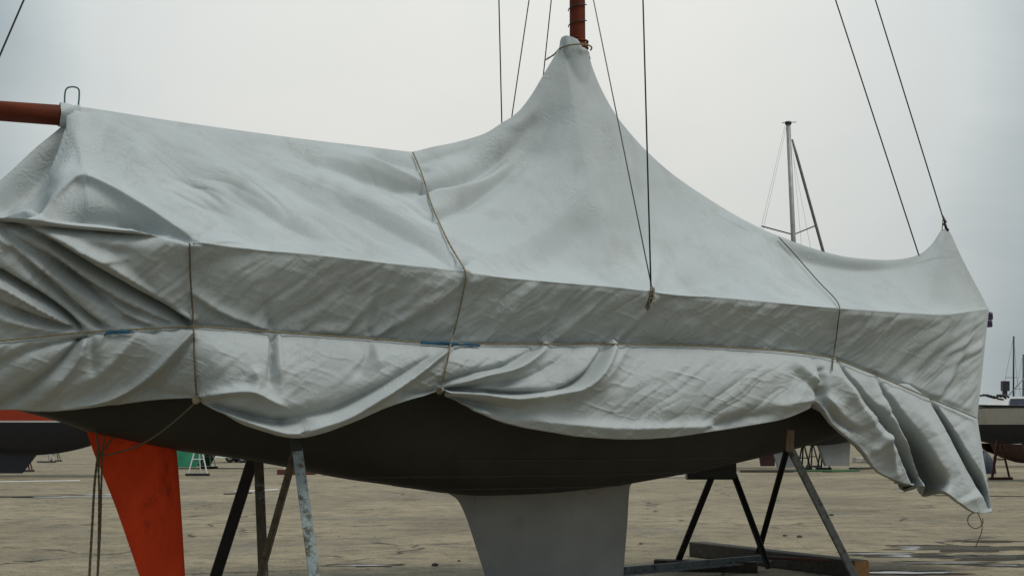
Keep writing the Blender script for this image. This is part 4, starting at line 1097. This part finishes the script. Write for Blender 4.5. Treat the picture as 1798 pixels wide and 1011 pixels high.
# white boat past the bow
c = at(1850, 770, 50.); c[2] = 0; Dw = 50.
o = thing('sailboat', 'dirty white boat with cabin window and dark bottom past the bow', 'sailboat', tuple(c))
wp = gen_hull(o, c, R(176), 11.0, 3.0, 1.38, 2.13, 2.80, M['white'], M['navy'], None, M['navy'], bow_over=.12, stern_over=.06)
G = lambda x, y, z: wp(np.array(float(x)), np.array(float(y)), float(z))
def house(o, x0, x1, wd, z0, z1, m, inset=.25):
    V = [G(x0, -wd, z0), G(x1, -wd, z0), G(x1, wd, z0), G(x0, wd, z0), G(x0+inset, -wd+.12, z1), G(x1-inset, -wd+.12, z1), G(x1-inset, wd-.12, z1), G(x0+inset, wd-.12, z1)]
    return mesh('cabin', V, [(0, 1, 5, 4), (1, 2, 6, 5), (2, 3, 7, 6), (3, 0, 4, 7), (4, 5, 6, 7)], m, o, False)
cab = house(o, -3.2, 2.75, 1.05, 2.78, 3.17, M['white2'])
for px in (1779, 1815, 1850):
    x = (px-1850)*50./FPX*-1
    for s in (1,):
        V = [G(x-.36, s*1.05+.02, 2.86), G(x+.36, s*1.05+.02, 2.86), G(x+.30, s*.98+.02, 3.09), G(x-.30, s*.98+.02, 3.09)]
        MB().prism(V, (0, 0, 0), (0, -.02, 0)).build('window', M['glass'], cab)
b = MB()
for i in range(7):
    p = at(1720+i*6, 694+random.uniform(-2, 6), 48.9); q_ = at(1742+i*5, 697+random.uniform(-3, 6), 48.9); b.tube([p, (p+q_)/2+np.array((0, 0, random.uniform(-.05, .08))), q_], .04, 6)
b.build('lashed_spar', M['black'], o, True)
pb = MB(); pb.beam(at(1765, 669, 50), at(1765, 686, 50), .26, .3, up=(0, -1, 0)); pb.build('outboard_motor', M['black'], o)
pb = MB(); pb.beam(at(1764, 684, 50), at(1765, 700, 50), .16, .14, up=(0, -1, 0)); pb.build('motor_leg', M['black'], o)
for a_, b_ in (((1771, 694), (1798, 664)), ((1798, 664), (1815, 664))): MB().tube([at(*a_, 49.5), at(*b_, 49.5)], .018, 6).build('rail', M['steel_gry'], o, True)
fin(o, 'keel', wp, [(-1.2, 1.5), (1.2, 1.5), (.8, .15), (-.7, .15)], .22, M['navy'])
p = on_ground(1757, 842)
a_stand('rust red stand under the white boat past the bow', p, 1.75, .42, M['rustred'], 'stands under the white boat', w_=.07, yaw=.3)
a_stand('rust red stand further along under the white boat', on_ground(1838, 843), 1.7, .42, M['rustred'], 'stands under the white boat', w_=.07)
c = on_ground(1812, 819); o = thing('sailboat', 'brown bottomed boat seen beneath the white boat', 'sailboat', tuple(c))
wp = gen_hull(o, c, R(5), 5.5, 2.4, .2, .9, 1.3, M['brown'], M['brown'])
# blue sheeted heap
c = on_ground(1744, 832); u = np.linspace(0, 2*math.pi, 26); k = np.linspace(0, 1, 10); U, Kk = np.meshgrid(u, k, indexing='ij')
rr = (.45*(1-Kk**2.2)+.01)*(1+.12*np.sin(5*U)+.06*np.sin(9*U+2)); Gp = np.stack([c[0]+rr*np.cos(U), c[1]+1+rr*np.sin(U), 1.1*Kk], -1)
h_ = mesh('sheeted_heap', Gp.reshape(-1, 3), [(i*10+j, i*10+j+1, (i+1)*10+j+1, (i+1)*10+j) for i in range(25) for j in range(9)], M['bluetarp'])
tag(h_, 'dark blue sheeted heap beneath the white boat', 'heap')
# far masts on far boats
def far_yacht(px, top_y, Y, label, spread=None):
    c = at(px, 770, Y); c[2] = 0; o = thing('sailboat', label, 'sailboat', tuple(c), 'far yachts with bare masts')
    wp = gen_hull(o, c, R(0), 8.5, 2.6, 1.1, 1.8, 2.6, M['white'], M['navy']); fin(o, 'keel', wp, [(-.8, 1.3), (.8, 1.3), (.5, .1), (-.4, .1)], .2, M['navy'])
    top = at(px, top_y, Y); MB().tube([np.array((c[0], c[1], 2.5)), top], .07, 8).build('mast', M['black'], o, True)
    zs = top[2]*.62+.4
    MB().tube([np.array((c[0]-.45, c[1], zs)), np.array((c[0]+.45, c[1], zs))], .02, 5).build('spreader', M['black'], o, True)
    for s in (-1, 1): MB().tube([np.array((c[0]+s*1.2, c[1], 2.6)), np.array((c[0]+s*.45, c[1], zs)), top], .012, 5).build('shroud', M['wire'], o, True)
far_yacht(1780, 590, 105., 'far yacht whose taller bare mast rises above the white boat')
far_yacht(1797, 622, 112., 'far yacht whose shorter bare mast rises past the white boat')

# ------------------------------------------------------------------ puddles, stones
M['damp'] = mat('damp_concrete', (.050, .041, .028), .85, spec=.1, var=.45, vscale=5, bump=.5, bscale=30)
def puddle(px, py, rx, ry, seed, label):
    c = on_ground(px, py); r_ = np.random.RandomState(seed); n = 90; a = np.linspace(0, 2*math.pi, n, endpoint=False)
    rr = 1+sum(r_.uniform(.05, .24)/(.4+.25*k)*np.sin(k*a+r_.uniform(0, 6)) for k in range(2, 14))
    V = [(c[0]+rx*q*math.cos(t), c[1]+ry*q*math.sin(t), .004) for q, t in zip(rr, a)]
    o = mesh('puddle', V+[(c[0], c[1], .004)], [(i, (i+1) % n, n) for i in range(n)], M['water'], None, False)
    rr = 1+sum(r_.uniform(.05, .22)/(.4+.2*k)*np.sin(k*a+r_.uniform(0, 6)) for k in range(2, 20))
    V = [(c[0]+(rx*1.05+.12)*q*math.cos(t), c[1]+(ry*1.2+.14)*q*math.sin(t), .002+.00005*(seed % 13)) for q, t in zip(rr, a)]
    d = mesh('damp_patch', V+[(c[0], c[1], .002+.00005*(seed % 13))], [(i, (i+1) % n, n) for i in range(n)], M['damp'], None, False)
    tag(d, 'damp patch', 'ground', kind='structure')
    return tag(o, label, 'puddle', kind='structure')
puddle(1700, 962, 1.1, .30, 3, 'puddle'); puddle(1770, 978, 1.0, .22, 4, 'puddle'); puddle(1640, 976, .7, .12, 5, 'puddle'); puddle(1560, 972, .6, .07, 9, 'puddle')
puddle(1590, 1005, .6, .10, 19, 'puddle'); puddle(1735, 950, .5, .05, 21, 'puddle'); puddle(1660, 988, .5, .06, 22, 'puddle'); puddle(1790, 992, .4, .07, 23, 'puddle')
puddle(60, 872, 2.6, .30, 6, 'puddle'); puddle(195, 868, .9, .3, 7, 'puddle'); puddle(640, 992, .35, .05, 8, 'puddle')
ico = [(0, 0, 1), (.9, 0, .4), (.28, .85, .45), (-.72, .52, .4), (-.72, -.52, .45), (.28, -.85, .4), (.6, .5, -.4), (-.3, .8, -.4), (-.9, 0, -.4), (-.3, -.8, -.4), (.6, -.5, -.4)]
icf = [(0, 1, 2), (0, 2, 3), (0, 3, 4), (0, 4, 5), (0, 5, 1), (1, 6, 2), (2, 6, 7), (2, 7, 3), (3, 7, 8), (3, 8, 4), (4, 8, 9), (4, 9, 5), (5, 9, 10), (5, 10, 1), (1, 10, 6)]
for px, py, s, lab in ((764, 993, .045, 'dark stone on the ground left of the keel'), (806, 985, .022, 'small stone close to the keel trailing edge'), (1125, 955, .028, 'dark stone on the ground right of the keel'), (1378, 941, .035, 'stone on open ground behind the long timber'), (1404, 943, .045, 'larger stone on open ground behind the long timber'), (1460, 905, .05, 'flat stone between the bow stand and the bow skirt')):
    c = on_ground(px, py); V = [(c[0]+s*v[0]*1.2, c[1]+s*v[1], max(0, s*.3+s*.7*v[2])) for v in ico]
    tag(mesh('stone', V, icf, M['stone'], None, False), lab, 'stone', 'loose stones')
b = MB()
rg = np.random.RandomState(11)
for i in range(2600):
    y = 10.5+70*rg.rand()**2.2; x = (rg.rand()-.5)*1.0*y; s = .006+.016*rg.rand()**3
    b.add([(x+s*v[0]*rg.uniform(.8, 1.5), y+s*v[1], max(0, s*.35+s*.6*v[2])) for v in ico[:6]], icf[:5])
tag(b.build('gravel', M['stone']), 'fine loose gravel scattered on the concrete', 'gravel', kind='stuff')
